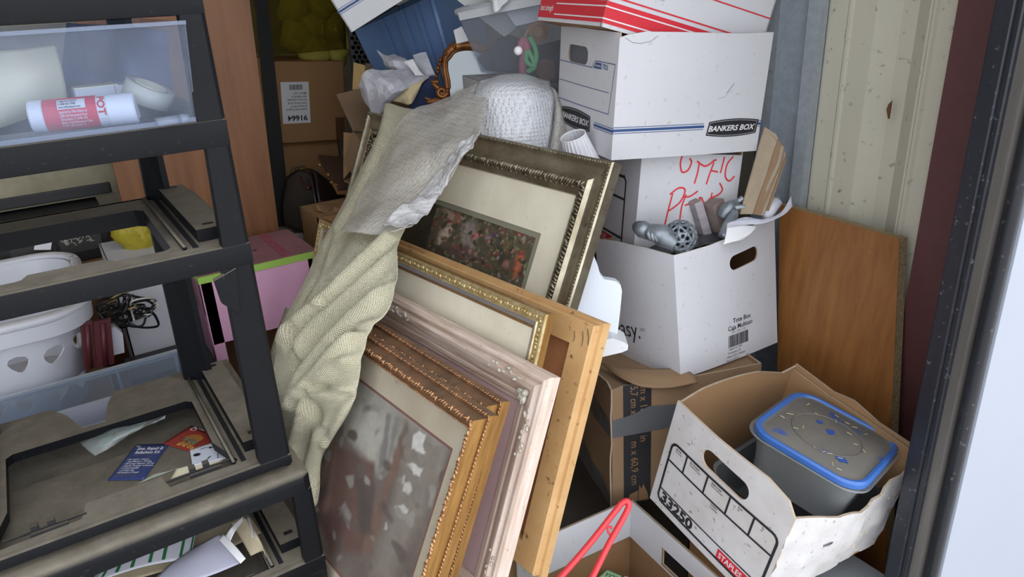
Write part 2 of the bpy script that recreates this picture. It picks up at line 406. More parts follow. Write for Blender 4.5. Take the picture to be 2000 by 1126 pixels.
# bankers box
d = (.396,.305,.272)
bank, bf = carton('file_box', 'white file storage box with blue stripes and black oval badges, under the red striped carton', (1.075,1.247,1.123), -13.1, (1.9,3.2), d, m_white, m_white,
    holes={'left': [rrect(.053,.192,.165,.232,.016)]}, bulges={'front': soft(.396,.272,.006), 'left': soft(.305,.272,.004)}, tops={'front': [(.396,.272),(.30,.270),(.16,.273),(.06,.274),(.02,.268),(0,.262)]})
D = Decal(); D.line([(0,.190),(.19,.190)], .0016, 1); D.line([(.19,.190),(.205,.206),(.295,.206),(.295,.204),(.279,.098),(0,.098)], .0016, 1); D.line([(0,.144),(.275,.144)], .0014, 1)
D.add([(.197,.190),(.235,.190),(.235,.203),(.208,.203)], [(0,1,2,3)], 1); D.text('703', .016, (.240,.191), 0, 1, bold=.01); D.text('STOR/FILE', .006, (.206,.194), 0, 2, z=.0004, bold=.02)
logo_badge(D, .112, .062, .165, .048, 0)
D.line([(.215,.064),(.305,.064)], .0052, 1); D.line([(.215,.070),(.305,.070)], .0014, 1); D.line([(.215,.058),(.305,.058)], .0014, 1)
D.build('print', [m_ink, m_blue, m_paper], bank, bf['left'])
D = Decal()
for a, b_ in ((0,.232),(.39,.396)):
    D.line([(a,.066),(b_,.066)], .0058, 1); D.line([(a,.0725),(b_,.0725)], .0014, 1); D.line([(a,.0595),(b_,.0595)], .0014, 1)
logo_badge(D, .313, .060, .142, .042, 0, .12)
D.line([(.285,.140),(.297,.155),(.302,.162)], .0012, 3); D.line([(.262,.128),(.282,.132),(.30,.148)], .0005, 3)
D.build('print', [m_ink, m_blue, m_paper, m_greyink], bank, bf['front'])
lip = Decal(); lip.line([(.012,.262),(.03,.252),(.05,.250),(.075,.255),(.09,.266)], .0009, 0); lip.build('crease_line', m_greyink, bank, bf['front'], .0006)
# red striped paper carton lying in its open top
d = (.44,.305,.25)
redb, rf = carton('paper_carton', 'white carton with red stripes tilted into the open top of the file box', (1.052,1.256,1.409), -9.3, (3.8,16.1), d, m_white, m_kraft, bulges={})
MB().box((0,0,.247),(.44,.305,.252)).build('lid', m_white, redb)
D = Decal()
D.add([(0,.008),(.305,.008),(.305,.052),(0,.052)], [(0,1,2,3)], 0); D.line([(.085,.041),(.305,.041)], .0028, 1, z=.0004); D.line([(.085,.017),(.305,.017)], .0028, 1, z=.0004)
D.text('basic strength', .019, (.008,.024), 0, 1, z=.0005, sx=.62, bold=.012)
D.line(rrect(.012,.062,.262,.20,.014), .0035, 0, True); D.build('print', [m_redink, m_paper, m_greyink], redb, rf['left'])
D = Decal(); D.add([(0,.008),(.44,.008),(.44,.052),(0,.052)], [(0,1,2,3)], 0); D.line([(0,.041),(.44,.041)], .0028, 1, z=.0004); D.line([(0,.017),(.44,.017)], .0028, 1, z=.0004)
D.line([(.44,.062),(.028,.062),(.016,.072),(.016,.2)], .0035, 0); D.line([(.16,.118),(.44,.118)], .003, 0); D.line([(.30,.165),(.44,.165)], .003, 0)
D.text('To order:', .008, (.03,.094), 0, 2, bold=.01); D.text('officedepot.com \u2022 1-800-GO-DEPOT', .0085, (.03,.083), 0, 2, bold=.01, sx=.85)
D.build('print', [m_redink, m_paper, m_greyink], redb, rf['front'])
# office pens box
d = (.275,.398,.30)
crush = lambda u, v: -.03*max(0, (v-.16)/.14)**1.5*max(0, 1-u/.11)+.004*math.sin(math.pi*u/.27)
pens, pf = carton('pens_box', 'white carton hand lettered in red marker behind the box of metal ornaments', (1.163,1.268,.833), -16.7, (-.9,6.0), d, m_white, m_kraft,
    tops={'front': [(.275,.278),(.14,.283),(.07,.302),(.012,.316),(0,.300)], 'left': [(.398,.300),(.36,.293),(.2,.285),(0,.285)]}, bulges={'front': soft(.27,.29,.006), 'left': soft(.398,.29,.004)})
MB().box((.003,.003,.2755),(.272,.395,.2775)).build('top_flaps', m_white, pens)
D = Decal()
def stroke(D, pts, w, mi=0): D.line([tuple(p[:2]) for p in spline([(x, y, 0) for x, y in pts], 5)], w, mi, step=.01)
# OFFIC / PENS in marker, read off the photograph
def pm(x, y): return ((x-600)/1877*.0+(.104+(x-680)/415*.160), .277-(y-200)/440*.180+(x-680)/415*.004)
for s in ([(680,190),(672,240),(690,290),(730,280),(748,235),(735,215)], [(805,240),(800,300),(787,360)], [(790,232),(850,262),(905,235)], [(910,245),(890,310),(875,368)], [(905,232),(925,228)], [(895,290),(945,300)], [(985,215),(970,305)], [(1050,215),(1012,260),(1010,330),(1045,360),(1078,335)],
          [(640,420),(622,520),(606,635)], [(625,420),(680,385),(725,400),(700,470),(630,520)], [(735,430),(715,500),(712,580)], [(722,440),(765,440),(815,412)], [(740,492),(790,480)], [(838,450),(842,500),(815,555)], [(850,452),(905,520),(925,430)], [(975,372),(1000,410),(975,440),(905,470),(925,520)]):
    stroke(D, [pm(*q) for q in s], .0042)
D.build('marker_lettering', m_pen, pens, pf['front'])
D = Decal(); D.line([(.1,.215),(.318,.215)], .007, 0); D.line([(.318,.217),(.330,.205),(.330,.03)], .007, 0); D.line([(.1,.160),(.325,.160)], .006, 0); D.line([(.1,.060),(.33,.060)], .006, 0); D.line([(.1,.020),(.33,.022)], .006, 0)
D.add([(.16,.028),(.272,.028),(.272,.052),(.16,.052)], [(0,1,2,3)], 1); D.text('STAPLES', .020, (.166,.033), 0, 2, z=.0005, bold=.02, sx=.98)
D.build('print', [m_ink, m_redink, m_paper], pens, pf['left'])
# tote box
d = (.348,.282,.307)
tote, tf = carton('tote_box', 'tilted white carton with an oval hand hole holding metal ornaments and wood offcuts', (1.138,1.065,.619), -.4, (-9.4,1.9), d, m_white, m_kraft,
    holes={'front': [slot(.217,.252,.106,.036,6)]}, bulges={'front': soft(.348,.307,.016), 'left': soft(.282,.307,.012), 'right': soft(.282,.307,.01)},
    tops={'front': [(.348,.325),(.27,.328),(.19,.315),(.10,.305),(.0,.300)], 'left': [(.282,.300),(.2,.312),(.1,.318),(0,.315)]})
D = Decal(); D.text('easy.', .062, (.058,.070), 4, 0, sx=.86, bold=.0)
D.text('sm', .016, (.160,.098), 4, 1); D.build('print', [m_ink, m_greyink], tote, tf['left'])
D = Decal(); D.text('Tote Box', .017, (.172,.098), 0, 0, bold=.012); D.text('Caja Multiuso', .017, (.155,.081), 0, 0, bold=.012, sx=.95); D.text('270 x 280 x 350', .008, (.166,.072), 0, 1)
D.bars(.157,.037,.228,.068, 26, 4, 0)
for i, s in enumerate(('Staples the Office', 'Framingham, MA', 'Made in USA / Fabrique', 'Hecho en EE.UU.')): D.text(s, .0085, (.158-.003*i,.028-.0095*i+.002), 0, 1, sx=.8)
D.build('print', [m_ink, m_greyink], tote, tf['front'])
# 33250 box
d = (.321,.381,.274)
def crumple(u, v):
    e = .022*math.sin(math.pi*min(u/.3, 1))*math.sin(math.pi*min(max(v/.274, 0), 1))
    return e+.012*(abs(noise.noise(Vector((u*16, v*14, 2))))-.15)+.006*noise.noise(Vector((u*45, v*45, 5)))
s33, sf = carton('storage_box', 'open white storage box numbered 33250 holding a blue lidded tub', (.964,.978,.414), -92.3, (10.2,4.9), d, m_dirty, m_kraft,
    holes={'front': [slot(.163,.212,.125,.042,-2,8)]}, tops={'front': [(.321,.240),(.30,.264),(.25,.276),(.12,.272),(0,.274)], 'right': [(.381,.235),(.30,.198),(.2,.188),(.10,.212),(0,.240)], 'left': [(.381,.268),(.3,.276),(.12,.272),(.04,.255),(0,.272)], 'back': [(.321,.274),(.22,.262),(.17,.272),(.1,.262),(0,.270)]},
    bulges={'front': soft(.321,.274,.006), 'left': soft(.381,.274,.02), 'right': crumple, 'back': soft(.321,.274,.012)}, step=.022, t=.005)
D = Decal(); D.line(rrect(.020,.020,.310,.180,.016), .0058, 0, True); D.line([(.02,.132),(.31,.132)], .0046, 0); D.line([(.02,.052),(.31,.052)], .0034, 0)
for u in (.067,.1295,.192,.2525): D.line([(u,.132),(u,.180)], .0046, 0)
D.text('33250', .034, (.029,.0245), 0, 0, bold=.04, sx=1.18)
D.add([(.203,.0225),(.29,.0225),(.29,.046),(.203,.046)], [(0,1,2,3)], 1); D.text('STAPLES', .0195, (.208,.0275), 0, 2, z=.0005, bold=.015, sx=.86)
for i, (u, a, b_) in enumerate(((.034,'Box No.','No. de caja'),(.078,'Box Contents','Contenido de la caja'),(.142,'Destroy Date','Fecha de destruccion'),(.214,'From','De'),(.272,'To','Al'))):
    D.text(a, .0062, (u,.170), 0, 0, bold=.02, sx=.8); D.text(b_, .0055, (u,.164), 0, 0, bold=.01, sx=.7)
D.text('Contents', .006, (.155,.124), 0, 0, bold=.02, sx=.8); D.text('Contenido', .006, (.155,.117), 0, 0, bold=.01, sx=.8)
D.build('print', [m_ink, m_redink, m_paper], s33, sf['front'])
# flaps folded down inside
sheet('inner_flap', [(.0,.10),(.321,.10),(.321,.262),(.22,.252),(.1,.256),(0,.262)], [], .004, pfn('back', d, lambda u, v: soft(.321,.274,.012)(u, v)-.009), [m_kraft, m_kraft, m_edge], s33, .03)
# taped brown carton
d = (.387,.39,.327)
tape, pf2 = carton('taped_carton', 'brown carton with a black printed band and grey tape, torn along its top', (.969,1.111,.300), -19.4, (-3,2), d, m_kraft2, m_kraft2,
    bulges={'front': soft(.387,.327,.006), 'left': lambda u, v: .006*noise.noise(Vector((u*14, v*14, 9)))+.004}, tops={'front': [(.387,.327),(.09,.322),(.03,.326),(0,.318)], 'left': [(.39,.318),(.36,.327),(.3,.322),(0,.327)]})
MB().box((.004,.004,.312),(.383,.386,.316)).build('top_flaps', m_kraft2, tape)
D = Decal(); D.poly([(.030,0),(.100,0),(.096,.327),(.026,.327)], 0, step=.04)
D.text('m x 60,9 cm', .026, (.047,.175), -89, 1, z=.0005, sx=.95); D.text('in', .026, (.070,.188), -89, 1, z=.0005); D.text('m x 18', .026, (.068,.318), -89, 1, z=.0005, sx=.95); D.text('5,7 cm x', .026, (.044,.322), -89, 1, z=.0005, sx=.82)
D.poly([(.040,.006),(.066,.004),(.066,.034),(.055,.030),(.044,.026)], 1, z=.0005); D.poly([(.068,.004),(.094,.004),(.092,.022),(.080,.050),(.075,.036),(.070,.050),(.068,.03)], 1, z=.0005)
D.build('printed_band', [m_ink, m_kraft], tape, pf2['front'])
m_duct = mat('grey_duct_tape', (96,98,102), .38, var=.12, vscale=12, bump=.15, bscale=200)
D = Decal(); D.poly([(0,.192),(.387,.206),(.387,.262),(.16,.258),(.09,.264),(.05,.248),(.0,.238)], 0, step=.03); D.build('duct_tape', m_duct, tape, pf2['front'], .0016)
D = Decal(); D.poly([(.39,.192),(.39,.238),(.3,.246),(0,.26),(0,.205),(.3,.19)], 0, step=.03); D.build('duct_tape', m_duct, tape, pf2['left'], .0016)
D = Decal(); D.poly([(.39,.0),(.39,.026),(.3,.05),(.1,.09),(0,.09),(0,0)], 0, step=.03); D.build('duct_tape', m_duct, tape, pf2['left'], .0016)
# torn flap curling out from the top
G = grid_surface([[tape.matrix_world @ Vector(p) for p in r] for r in ([(-.005,.20,.330),(.02,.10,.334),(.10,.04,.336),(.19,.02,.333)], [(.01,.16,.340),(.035,.06,.338),(.11,.0,.332),(.20,-.012,.328)], [(.02,.10,.332),(.05,.0,.325),(.12,-.028,.316),(.20,-.03,.318)])], 5, 4)
f_ = net_obj('torn_flap', G, m_kraft2, None, .004); f_.parent = tape; f_.matrix_parent_inverse = tape.matrix_world.inverted()
# open white box at the bottom
d = (.319,.385,.285)
openb, of = carton('open_tray_box', 'open white carton on the floor with a red hanger in it', (.634,.70,.067), -4.5, (0,0), d, m_dirty, m_kraft, holes={'right': [[(.14,.185),(.26,.185),(.26,.235),(.14,.235)]]}, t=.004)
for fc, L in (('back', .319), ('left', .385), ('right', .385), ('front', .319)):
    sheet('folded_rim', [(.004,.18),(L-.004,.18),(L-.004,.288),(.004,.288)], [[(.139,.184),(.261,.184),(.261,.236),(.139,.236)]] if fc == 'right' else [], .003, (lambda f: lambda u, v, w: f(u, v, w-.0055))(of[fc]), [m_dirty, m_white, m_edge], openb)
# leaning chipboard
m_lam = mat('orange_veneer', (150,100,54), .42, rgb2=(126,80,40), vscale=5, stretch=(10,10,.8), bump=.04, specks=.06, speckc=(190,170,140))
m_chip = mat('chipboard_edge', (182,164,126), .9, rgb2=(122,102,70), vscale=160, bump=.4, bscale=160)
a = PX(1757,466,1.578); bq = PX(1545,405,1.574); c = PX(1742,802,1.535)
e1 = (bq-a)*1.12; e2 = (c-a)*((a.z-.02)/(a.z-c.z)); nb = e2.cross(e1).normalized(); nb = nb if nb.x > 0 else -nb
q4 = [a, a+e1, a+e1+e2, a+e2]
board = thing('chipboard_panel', 'orange veneered chipboard panel leaning on the ribbed wall', 'board')
def slab(nm, q, t0, t1, m, root): return obj(nm, [p+nb*t0 for p in q]+[p+nb*t1 for p in q], [(0,1,2,3),(7,6,5,4),(0,4,5,1),(1,5,6,2),(2,6,7,3),(3,7,4,0)], m, root, recalc=True)
slab('veneer', q4, 0, .002, m_lam, board); slab('chip_core', q4, .002, .034, m_chip, board)
# ---------------- leaning picture frames ----------------
m_silver = mat('silver_leaf', (188,180,160), .34, metal=.85, var=.22, vscale=14, rgb2=(140,130,110), specks=.3, speckc=(84,72,54), spscale=60, dust=.18, dustc=(120,108,88))
m_silverd = mat('dark_silver_leaf', (150,142,122), .4, metal=.8, var=.4, vscale=30, rgb2=(84,76,60), dust=.15)
m_bronze = mat('bronze_gilt', (172,128,92), .4, metal=.6, var=.4, vscale=30, rgb2=(110,80,56), dust=.42, dustc=(124,106,92))
m_bronze2 = mat('rose_gilt', (212,160,118), .36, metal=.6, var=.35, vscale=60, rgb2=(140,100,70))
m_gold = mat('old_gold', (164,122,66), .34, metal=.55, var=.25, vscale=14, stretch=(10,1,10), rgb2=(128,90,44))
m_pale = mat('pale_gilt', (216,200,158), .34, metal=.55, var=.3, vscale=70, rgb2=(176,150,96))
m_silv2 = mat('brushed_silver', (206,206,212), .3, metal=.7, var=.1)
m_wash = mat('pink_whitewash', (222,206,196), .55, rgb2=(178,150,132), vscale=7, stretch=(1.2,16,16), specks=.28, speckc=(124,102,84), spscale=80)
m_wash2 = mat('pink_whitewash_side', (222,206,196), .55, rgb2=(190,166,150), vscale=7, stretch=(16,1.2,16), specks=.28, speckc=(124,102,84), spscale=80)
m_shell = mat('white_plaster_ornament', (214,210,198), .5, var=.3, vscale=60, rgb2=(150,140,122))
m_tan = mat('tan_painted_wood', (206,168,118), .6, rgb2=(188,146,96), vscale=9, specks=.55, speckc=(112,80,50), spscale=70, bump=.1, bscale=120)
m_hard = mat('hardboard', (176,124,86), .65, rgb2=(160,106,70), vscale=6, specks=.2, speckc=(120,80,56))
m_cream = mat('cream_mat', (228,222,204), .75, var=.1, vscale=10, rgb2=(216,208,186), specks=.12, speckc=(150,138,112))
m_beige = mat('stained_beige_mat', (216,204,182), .7, rgb2=(192,178,154), vscale=7, specks=.3, speckc=(140,118,92), spscale=50)
m_sage = mat('sage_mat', (134,134,116), .7, var=.06); m_mauve = mat('mauve_mat', (196,168,172), .75, var=.1, vscale=5, specks=.15, speckc=(120,96,104))
m_rose = mat('rose_mat_line', (136,92,86), .7)
def axes(yaw, lean):
    yw, le = R_(yaw), R_(lean); u = Vector((-math.sin(yw), math.cos(yw), 0)); h = Vector((math.cos(yw), math.sin(yw), 0))
    return u, Vector((0, 0, math.cos(le)))+h*math.sin(le)
def frame_pose(px, d, yaw, lean, roll=0):
    u, v = axes(yaw, lean); u, v = u*math.cos(R_(roll))+v*math.sin(R_(roll)), v*math.cos(R_(roll))-u*math.sin(R_(roll)); X = -u; M = Matrix((X, v, X.cross(v))).transposed().to_4x4(); M.translation = P(px[0], px[1], d); return M
def rails(root, L, H, prof, m, seg=1, mside=None):
    w = max(i for i, z in prof); pf = [(0, 0)]+prof+[(w, 0)]
    for k in range(4):
        vs = []; fs = []
        for i, z in pf:
            a, b = (((-L+i, -i), (-i, -i)), ((-i, -i), (-i, -H+i)), ((-i, -H+i), (-L+i, -H+i)), ((-L+i, -H+i), (-L+i, -i)))[k]
            vs += [(a[0], a[1], z), (b[0], b[1], z)]
        n = len(pf)
        for j in range(n): q = (j+1) % n; fs.append((2*j, 2*j+1, 2*q+1, 2*q))
        fs += [tuple(2*j for j in range(n)), tuple(2*j+1 for j in range(n))[::-1]]
        smooth_angle(obj('rail', vs, fs, (mside if mside and k % 2 else m), root, recalc=True), 30)
def carve(root, name, L, H, inset, z, m, step, size, ang, alt=0, sides=(0,1,2,3), n=6, wob=0):
    b = MB()
    for k in sides:
        ln = (L if k % 2 == 0 else H)-2*inset; c = max(2, int(ln/step))
        for i in range(c):
            t = inset+ln*(i+.5)/c; an = ang+(alt if i % 2 else -alt)+wob*math.sin(i*2.1)
            if k == 0: pos, rz_ = (-t, -inset), 180
            elif k == 1: pos, rz_ = (-inset, -t), 90
            elif k == 2: pos, rz_ = (-t, -H+inset), 0
            else: pos, rz_ = (-L+inset, -t), -90
            off = (wob*.00006*math.sin(i*1.3))
            M = Matrix.Translation((pos[0]+off, pos[1]+off, z)) @ Matrix.Rotation(R_(rz_+an), 4, 'Z')
            b.ball((0,0,0), 1, n, M, sc=size)
    return b.build(name, m, root, True)
def panel(root, name, L, H, i0, z, m, i1=None, t=.002):
    """flat mat board: full panel, or a border from inset i0 to i1 (i1 = (x, y))"""
    if i1 is None: return MB().box((-L+i0,-H+i0,z-t),(-i0,-i0,z)).build(name, m, root)
    ix, iy = i1; b = MB()
    for a, c in (((-L+i0,-iy),(-i0,-i0)), ((-L+i0,-H+i0),(-i0,-H+iy)), ((-L+i0,-H+iy),(-L+ix,-iy)), ((-ix,-H+iy),(-i0,-iy))): b.box((*a,z-t),(*c,z))
    return b.build(name, m, root)
# A silver frame
L, H = .995, .775
fA = thing('picture_frame', 'large silver leaf picture frame with a garden painting in a cream mat, rearmost', 'picture frame', frame_pose((1215,322), 1.56, 7, 24.5, .7), 'leaning picture frames')
rails(fA, L, H, [(0,.026),(.003,.030),(.010,.031),(.014,.027),(.022,.0235),(.032,.022),(.042,.025),(.047,.031),(.049,.034),(.052,.032),(.066,.026),(.070,.026),(.073,.0235),(.084,.018),(.086,.014)], m_silver)
carve(fA, 'carved_leaf_border', L, H, .060, .030, m_silverd, .0085, (.0115,.0036,.006), 62, 8, (0,1,2,3), 6, 14)
carve(fA, 'carved_scallops', L, H, .069, .0265, m_silverd, .017, (.0085,.0035,.004), 0, 0)
carve(fA, 'beaded_edge', L, H, .0065, .0305, m_silverd, .0075, (.0042,.0026,.0026), 40, 20)
panel(fA, 'mat_board', L, H, .080, .013, m_cream, (.157,.187)); panel(fA, 'inner_mat', L, H, .15, .0115, m_sage, (.171,.200)); panel(fA, 'backing', L, H, .01, .004, m_hard)
def blob(x, y, a, b_, rot, k=9):
    r = random.Random(int(x*1e4)); return [(x+math.cos(R_(rot))*a*math.cos(q)*(.7+.5*r.random())-math.sin(R_(rot))*b_*math.sin(q), y+math.sin(R_(rot))*a*math.cos(q)+math.cos(R_(rot))*b_*math.sin(q)*(.7+.5*r.random())) for q in [2*math.pi*i/k for i in range(k)]]
def sdist(p, poly):
    c = False; j = len(poly)-1; d = 9
    for i in range(len(poly)):
        (xi, yi), (xj, yj) = poly[i], poly[j]
        if (yi > p[1]) != (yj > p[1]) and p[0] < (xj-xi)*(p[1]-yi)/(yj-yi)+xi: c = not c
        ex, ey = xj-xi, yj-yi; t = max(0, min(1, ((p[0]-xi)*ex+(p[1]-yi)*ey)/(ex*ex+ey*ey+1e-12))); d = min(d, math.hypot(p[0]-xi-t*ex, p[1]-yi-t*ey)); j = i
    return d if c else -d
def print_mat(name, grain, gs, coat):
    m = bpy.data.materials.new(name); m.use_nodes = True; N = m.node_tree.nodes; Lk = m.node_tree.links; b = N['Principled BSDF']
    at = N.new('ShaderNodeVertexColor'); at.layer_name = 'ink'; tc = N.new('ShaderNodeTexCoord'); nz = N.new('ShaderNodeTexNoise'); nz.inputs['Scale'].default_value = gs; nz.inputs['Detail'].default_value = 9; nz.inputs['Roughness'].default_value = .7; Lk.new(tc.outputs['Object'], nz.inputs['Vector'])
    mr = N.new('ShaderNodeMapRange'); mr.inputs[1].default_value = .3; mr.inputs[2].default_value = .7; mr.inputs[3].default_value = 1-grain; mr.inputs[4].default_value = 1+grain; Lk.new(nz.outputs[0], mr.inputs[0])
    mx = N.new('ShaderNodeMix'); mx.data_type = 'RGBA'; mx.blend_type = 'MULTIPLY'; mx.inputs[0].default_value = 1; Lk.new(at.outputs[0], mx.inputs[6]); Lk.new(mr.outputs[0], mx.inputs[7]); Lk.new(mx.outputs[2], b.inputs['Base Color'])
    b.inputs['Roughness'].default_value = .45; b.inputs['Coat Weight'].default_value = coat; b.inputs['Coat Roughness'].default_value = .1; return m
def picture(root, name, x0, y0, x1, y1, z, base, patches, m, nx, ny, jit, spots=(), gain=1.0):
    vs = []; col = []
    for j in range(ny+1):
        for i in range(nx+1):
            x, y = x0+(x1-x0)*i/nx, y0+(y1-y0)*j/ny; q = Vector((x*30, y*30, 1)); px = (x+jit*noise.noise(q)+jit*.6*noise.noise(q*3), y+jit*noise.noise(q+Vector((9,4,2)))+jit*.6*noise.noise(q*3+Vector((7,1,5))))
            c = Vector(lin(base))*(1+.35*noise.noise(Vector((x*14, y*14, 5))))
            for poly, rgb, s in patches: w = max(0, min(1, .5+sdist(px, poly)/(2*s))); c = c.lerp(Vector(lin(rgb)), w*w*(3-2*w))
            for rgb, sc, th, sd_ in spots:
                w = max(0, min(1, (noise.noise(Vector((x*sc, y*sc*1.3, sd_)))-th)*6)); c = c.lerp(Vector(lin(rgb)), w)
            vs.append((x, y, z)); col += [*(c*gain), 1]
    fs = [(j*(nx+1)+i, j*(nx+1)+i+1, (j+1)*(nx+1)+i+1, (j+1)*(nx+1)+i) for j in range(ny) for i in range(nx)]
    o = obj(name, vs, fs, m, root); a = o.data.color_attributes.new('ink', 'FLOAT_COLOR', 'POINT'); a.data.foreach_set('color', col); return o
m_paintA = print_mat('garden_painting', .35, 60, .5)
picture(fA, 'painting', -.56, -.42, -.165, -.19, .0095, (78,74,60), [
 ([(-0.661, -0.243), (-0.59, -0.198), (-0.543, -0.204), (-0.547, -0.264), (-0.629, -0.282)], (96, 96, 74), 0.012),
 ([(-0.688, -0.303), (-0.639, -0.261), (-0.596, -0.298), (-0.637, -0.323)], (120, 74, 58), 0.012),
 ([(-0.512, -0.205), (-0.482, -0.207), (-0.475, -0.234), (-0.504, -0.292), (-0.526, -0.297), (-0.522, -0.252)], (150, 132, 118), 0.006),
 ([(-0.505, -0.248), (-0.472, -0.243), (-0.474, -0.263), (-0.508, -0.296), (-0.522, -0.298)], (188, 172, 156), 0.004),
 ([(-0.483, -0.203), (-0.452, -0.201), (-0.446, -0.221), (-0.47, -0.233)], (126, 88, 68), 0.008),
 ([(-0.438, -0.227), (-0.401, -0.208), (-0.376, -0.241), (-0.367, -0.274), (-0.41, -0.277), (-0.432, -0.254)], (124, 116, 114), 0.01),
 ([(-0.384, -0.24), (-0.372, -0.237), (-0.368, -0.246), (-0.379, -0.249)], (176, 96, 96), 0.004),
 ([(-0.334, -0.225), (-0.297, -0.214), (-0.302, -0.228), (-0.325, -0.235)], (82, 62, 74), 0.008),
 ([(-0.341, -0.234), (-0.317, -0.228), (-0.311, -0.254), (-0.333, -0.252)], (120, 108, 110), 0.008),
 ([(-0.218, -0.249), (-0.198, -0.241), (-0.185, -0.283), (-0.204, -0.305), (-0.214, -0.271)], (166, 84, 60), 0.01),
 ([(-0.484, -0.295), (-0.397, -0.281), (-0.333, -0.301), (-0.399, -0.303)], (104, 70, 72), 0.015),
 ([(-0.296, -0.24), (-0.238, -0.237), (-0.24, -0.277), (-0.282, -0.274)], (56, 54, 46), 0.02),
 ([(-0.256, -0.275), (-0.233, -0.272), (-0.231, -0.288), (-0.256, -0.288)], (140, 96, 90), 0.008),
 ([(-0.279, -0.233), (-0.249, -0.233), (-0.25, -0.253)], (104, 104, 66), 0.012),
], m_paintA, 130, 90, .006, (((112,60,56),55,.28,3),((60,58,48),40,.2,11),((110,112,76),70,.34,7),((150,110,100),80,.42,13),((132,124,118),60,.40,17)), 1.25)
MB().box((-L+.165,-H+.19,.005),(-.56,-.19,.0094)).build('painting_far_side', mat('dim_paint', (70,66,54), .5, var=.5, vscale=30), fA)
# B tan canvas back
L, H = .98, .52
fB = thing('canvas_stretcher', 'tan painted wooden canvas frame seen from the back, leaning before the silver frame', 'picture frame', frame_pose((1193,632), 1.37, 7, 20.1), 'leaning picture frames')
rails(fB, L, H, [(0,.020),(.006,.0205),(.006,.034),(.0085,.037),(.055,.037),(.056,.034),(.056,.016)], m_tan)
panel(fB, 'hardboard', L, H, .05, .018, m_hard)
b = MB()
for p0, p1 in (((-.030,-.024),(-.024,-.052)),((-.020,-.017),(-.010,-.045)),((-.05,-.03),(-.046,-.05))): b.tube([(*p0,.0375),((p0[0]+p1[0])/2+.003,(p0[1]+p1[1])/2,.0385),(*p1,.0375)], .0008, 5)
b.build('staple', m_silverd, fB)
# C gold and silver frame
L, H = .868, .53
fC = thing('picture_frame', 'narrow gold and silver picture frame around an empty cream mat', 'picture frame', frame_pose((1083,614), 1.315, 7.2, 19.3), 'leaning picture frames')
rails(fC, L, H, [(0,.016),(.002,.0205),(.005,.021),(.008,.0195),(.010,.019),(.018,.019),(.020,.0205),(.0205,.021)], m_pale)
b = MB(); L_, H_ = L, H
def subrail(root, name, L, H, i0, i1, z0, z1, m):
    b = MB()
    for k in range(4):
        q = lambda i: (((-L+i,-i),(-i,-i)), ((-i,-i),(-i,-H+i)), ((-i,-H+i),(-L+i,-H+i)), ((-L+i,-H+i),(-L+i,-i)))[k]
        (a, c), (e, f) = q(i0), q(i1); b.add([(*a,z0),(*c,z0),(*f,z1),(*e,z1),(*a,.001),(*c,.001),(*f,.001),(*e,.001)], [(0,1,2,3),(7,6,5,4),(0,4,5,1),(3,2,6,7),(0,3,7,4),(1,5,6,2)])
    return b.build(name, m, root, recalc=True)
subrail(fC, 'silver_slip', L, H, .0205, .029, .0185, .0165, m_silv2); subrail(fC, 'gold_slip', L, H, .029, .037, .0165, .010, m_gold)
subrail(fC, 'gold_side', L, H, -.0012, .0005, .0155, .0155, m_gold)
carve(fC, 'carved_scroll_border', L, H, .0115, .0195, m_pale, .0082, (.0052,.0020,.0022), 55, 35, (0,1,2,3), 6, 20)
panel(fC, 'mat_board', L, H, .03, .008, m_cream)
# D whitewashed frame
L, H = .85, .49
fD = thing('picture_frame', 'pink whitewashed picture frame with plaster shell corners around a mauve mat', 'picture frame', frame_pose((1095,737), 1.265, 6.4, 21.5), 'leaning picture frames')
rails(fD, L, H, [(0,.020),(.003,.026),(.010,.029),(.014,.028),(.016,.024),(.019,.024),(.022,.028),(.026,.030),(.032,.0285),(.042,.022),(.050,.019),(.052,.0165),(.056,.018),(.062,.0165),(.064,.0135),(.070,.0125),(.072,.010)], m_wash, mside=m_wash2)
panel(fD, 'mat_board', L, H, .06, .008, m_mauve)
for cx_, cy_, sx_, sy_ in ((-.045,-.045,1,1), (-L+.045,-.045,-1,1), (-.045,-H+.045,1,-1), (-L+.045,-H+.045,-1,-1)):
    b = MB()
    for i in range(9):
        an = 180+90*i/8; rr = .022+.004*math.sin(i*2); M = Matrix.Translation((cx_+sx_*rr*.6*math.cos(R_(an)), cy_+sy_*rr*.6*math.sin(R_(an)), .027)) @ Matrix.Rotation(math.atan2(sy_*math.sin(R_(an)), sx_*math.cos(R_(an))), 4, 'Z'); b.ball((0,0,0), 1, 6, M, sc=(.011,.0035,.005))
    b.ball((cx_,cy_,.029), .007, 8)
    for s in range(2):
        for i in range(9):
            t = .024+.0105*i; q = .026+.007*math.sin(i*1.7); dx, dy = (t, 0) if s == 0 else (0, t)
            M = Matrix.Translation((cx_-sx_*dx*(1 if s == 0 else 1)+(sx_*(.045-q)*(1 if s else 0)), cy_-sy_*dy+(sy_*(.045-q) if s == 0 else 0), .0285)) @ Matrix.Rotation(R_(s*90+35*math.sin(i*2.3)), 4, 'Z'); b.ball((0,0,0), 1, 6, M, sc=(.0085*(1-i*.07),.0032,.0035))
    b.build('plaster_corner', m_shell, fD, True)
b = MB()
for c in (-.50,):
    for i in range(15):
        t = c-.07+.01*i; M = Matrix.Translation((t,-.027-.006*math.sin(i*1.9),.0285)) @ Matrix.Rotation(R_(40*math.sin(i*2.3)), 4, 'Z'); b.ball((0,0,0), 1, 6, M, sc=(.008,.003,.0035))
b.build('plaster_spray', m_shell, fD, True)
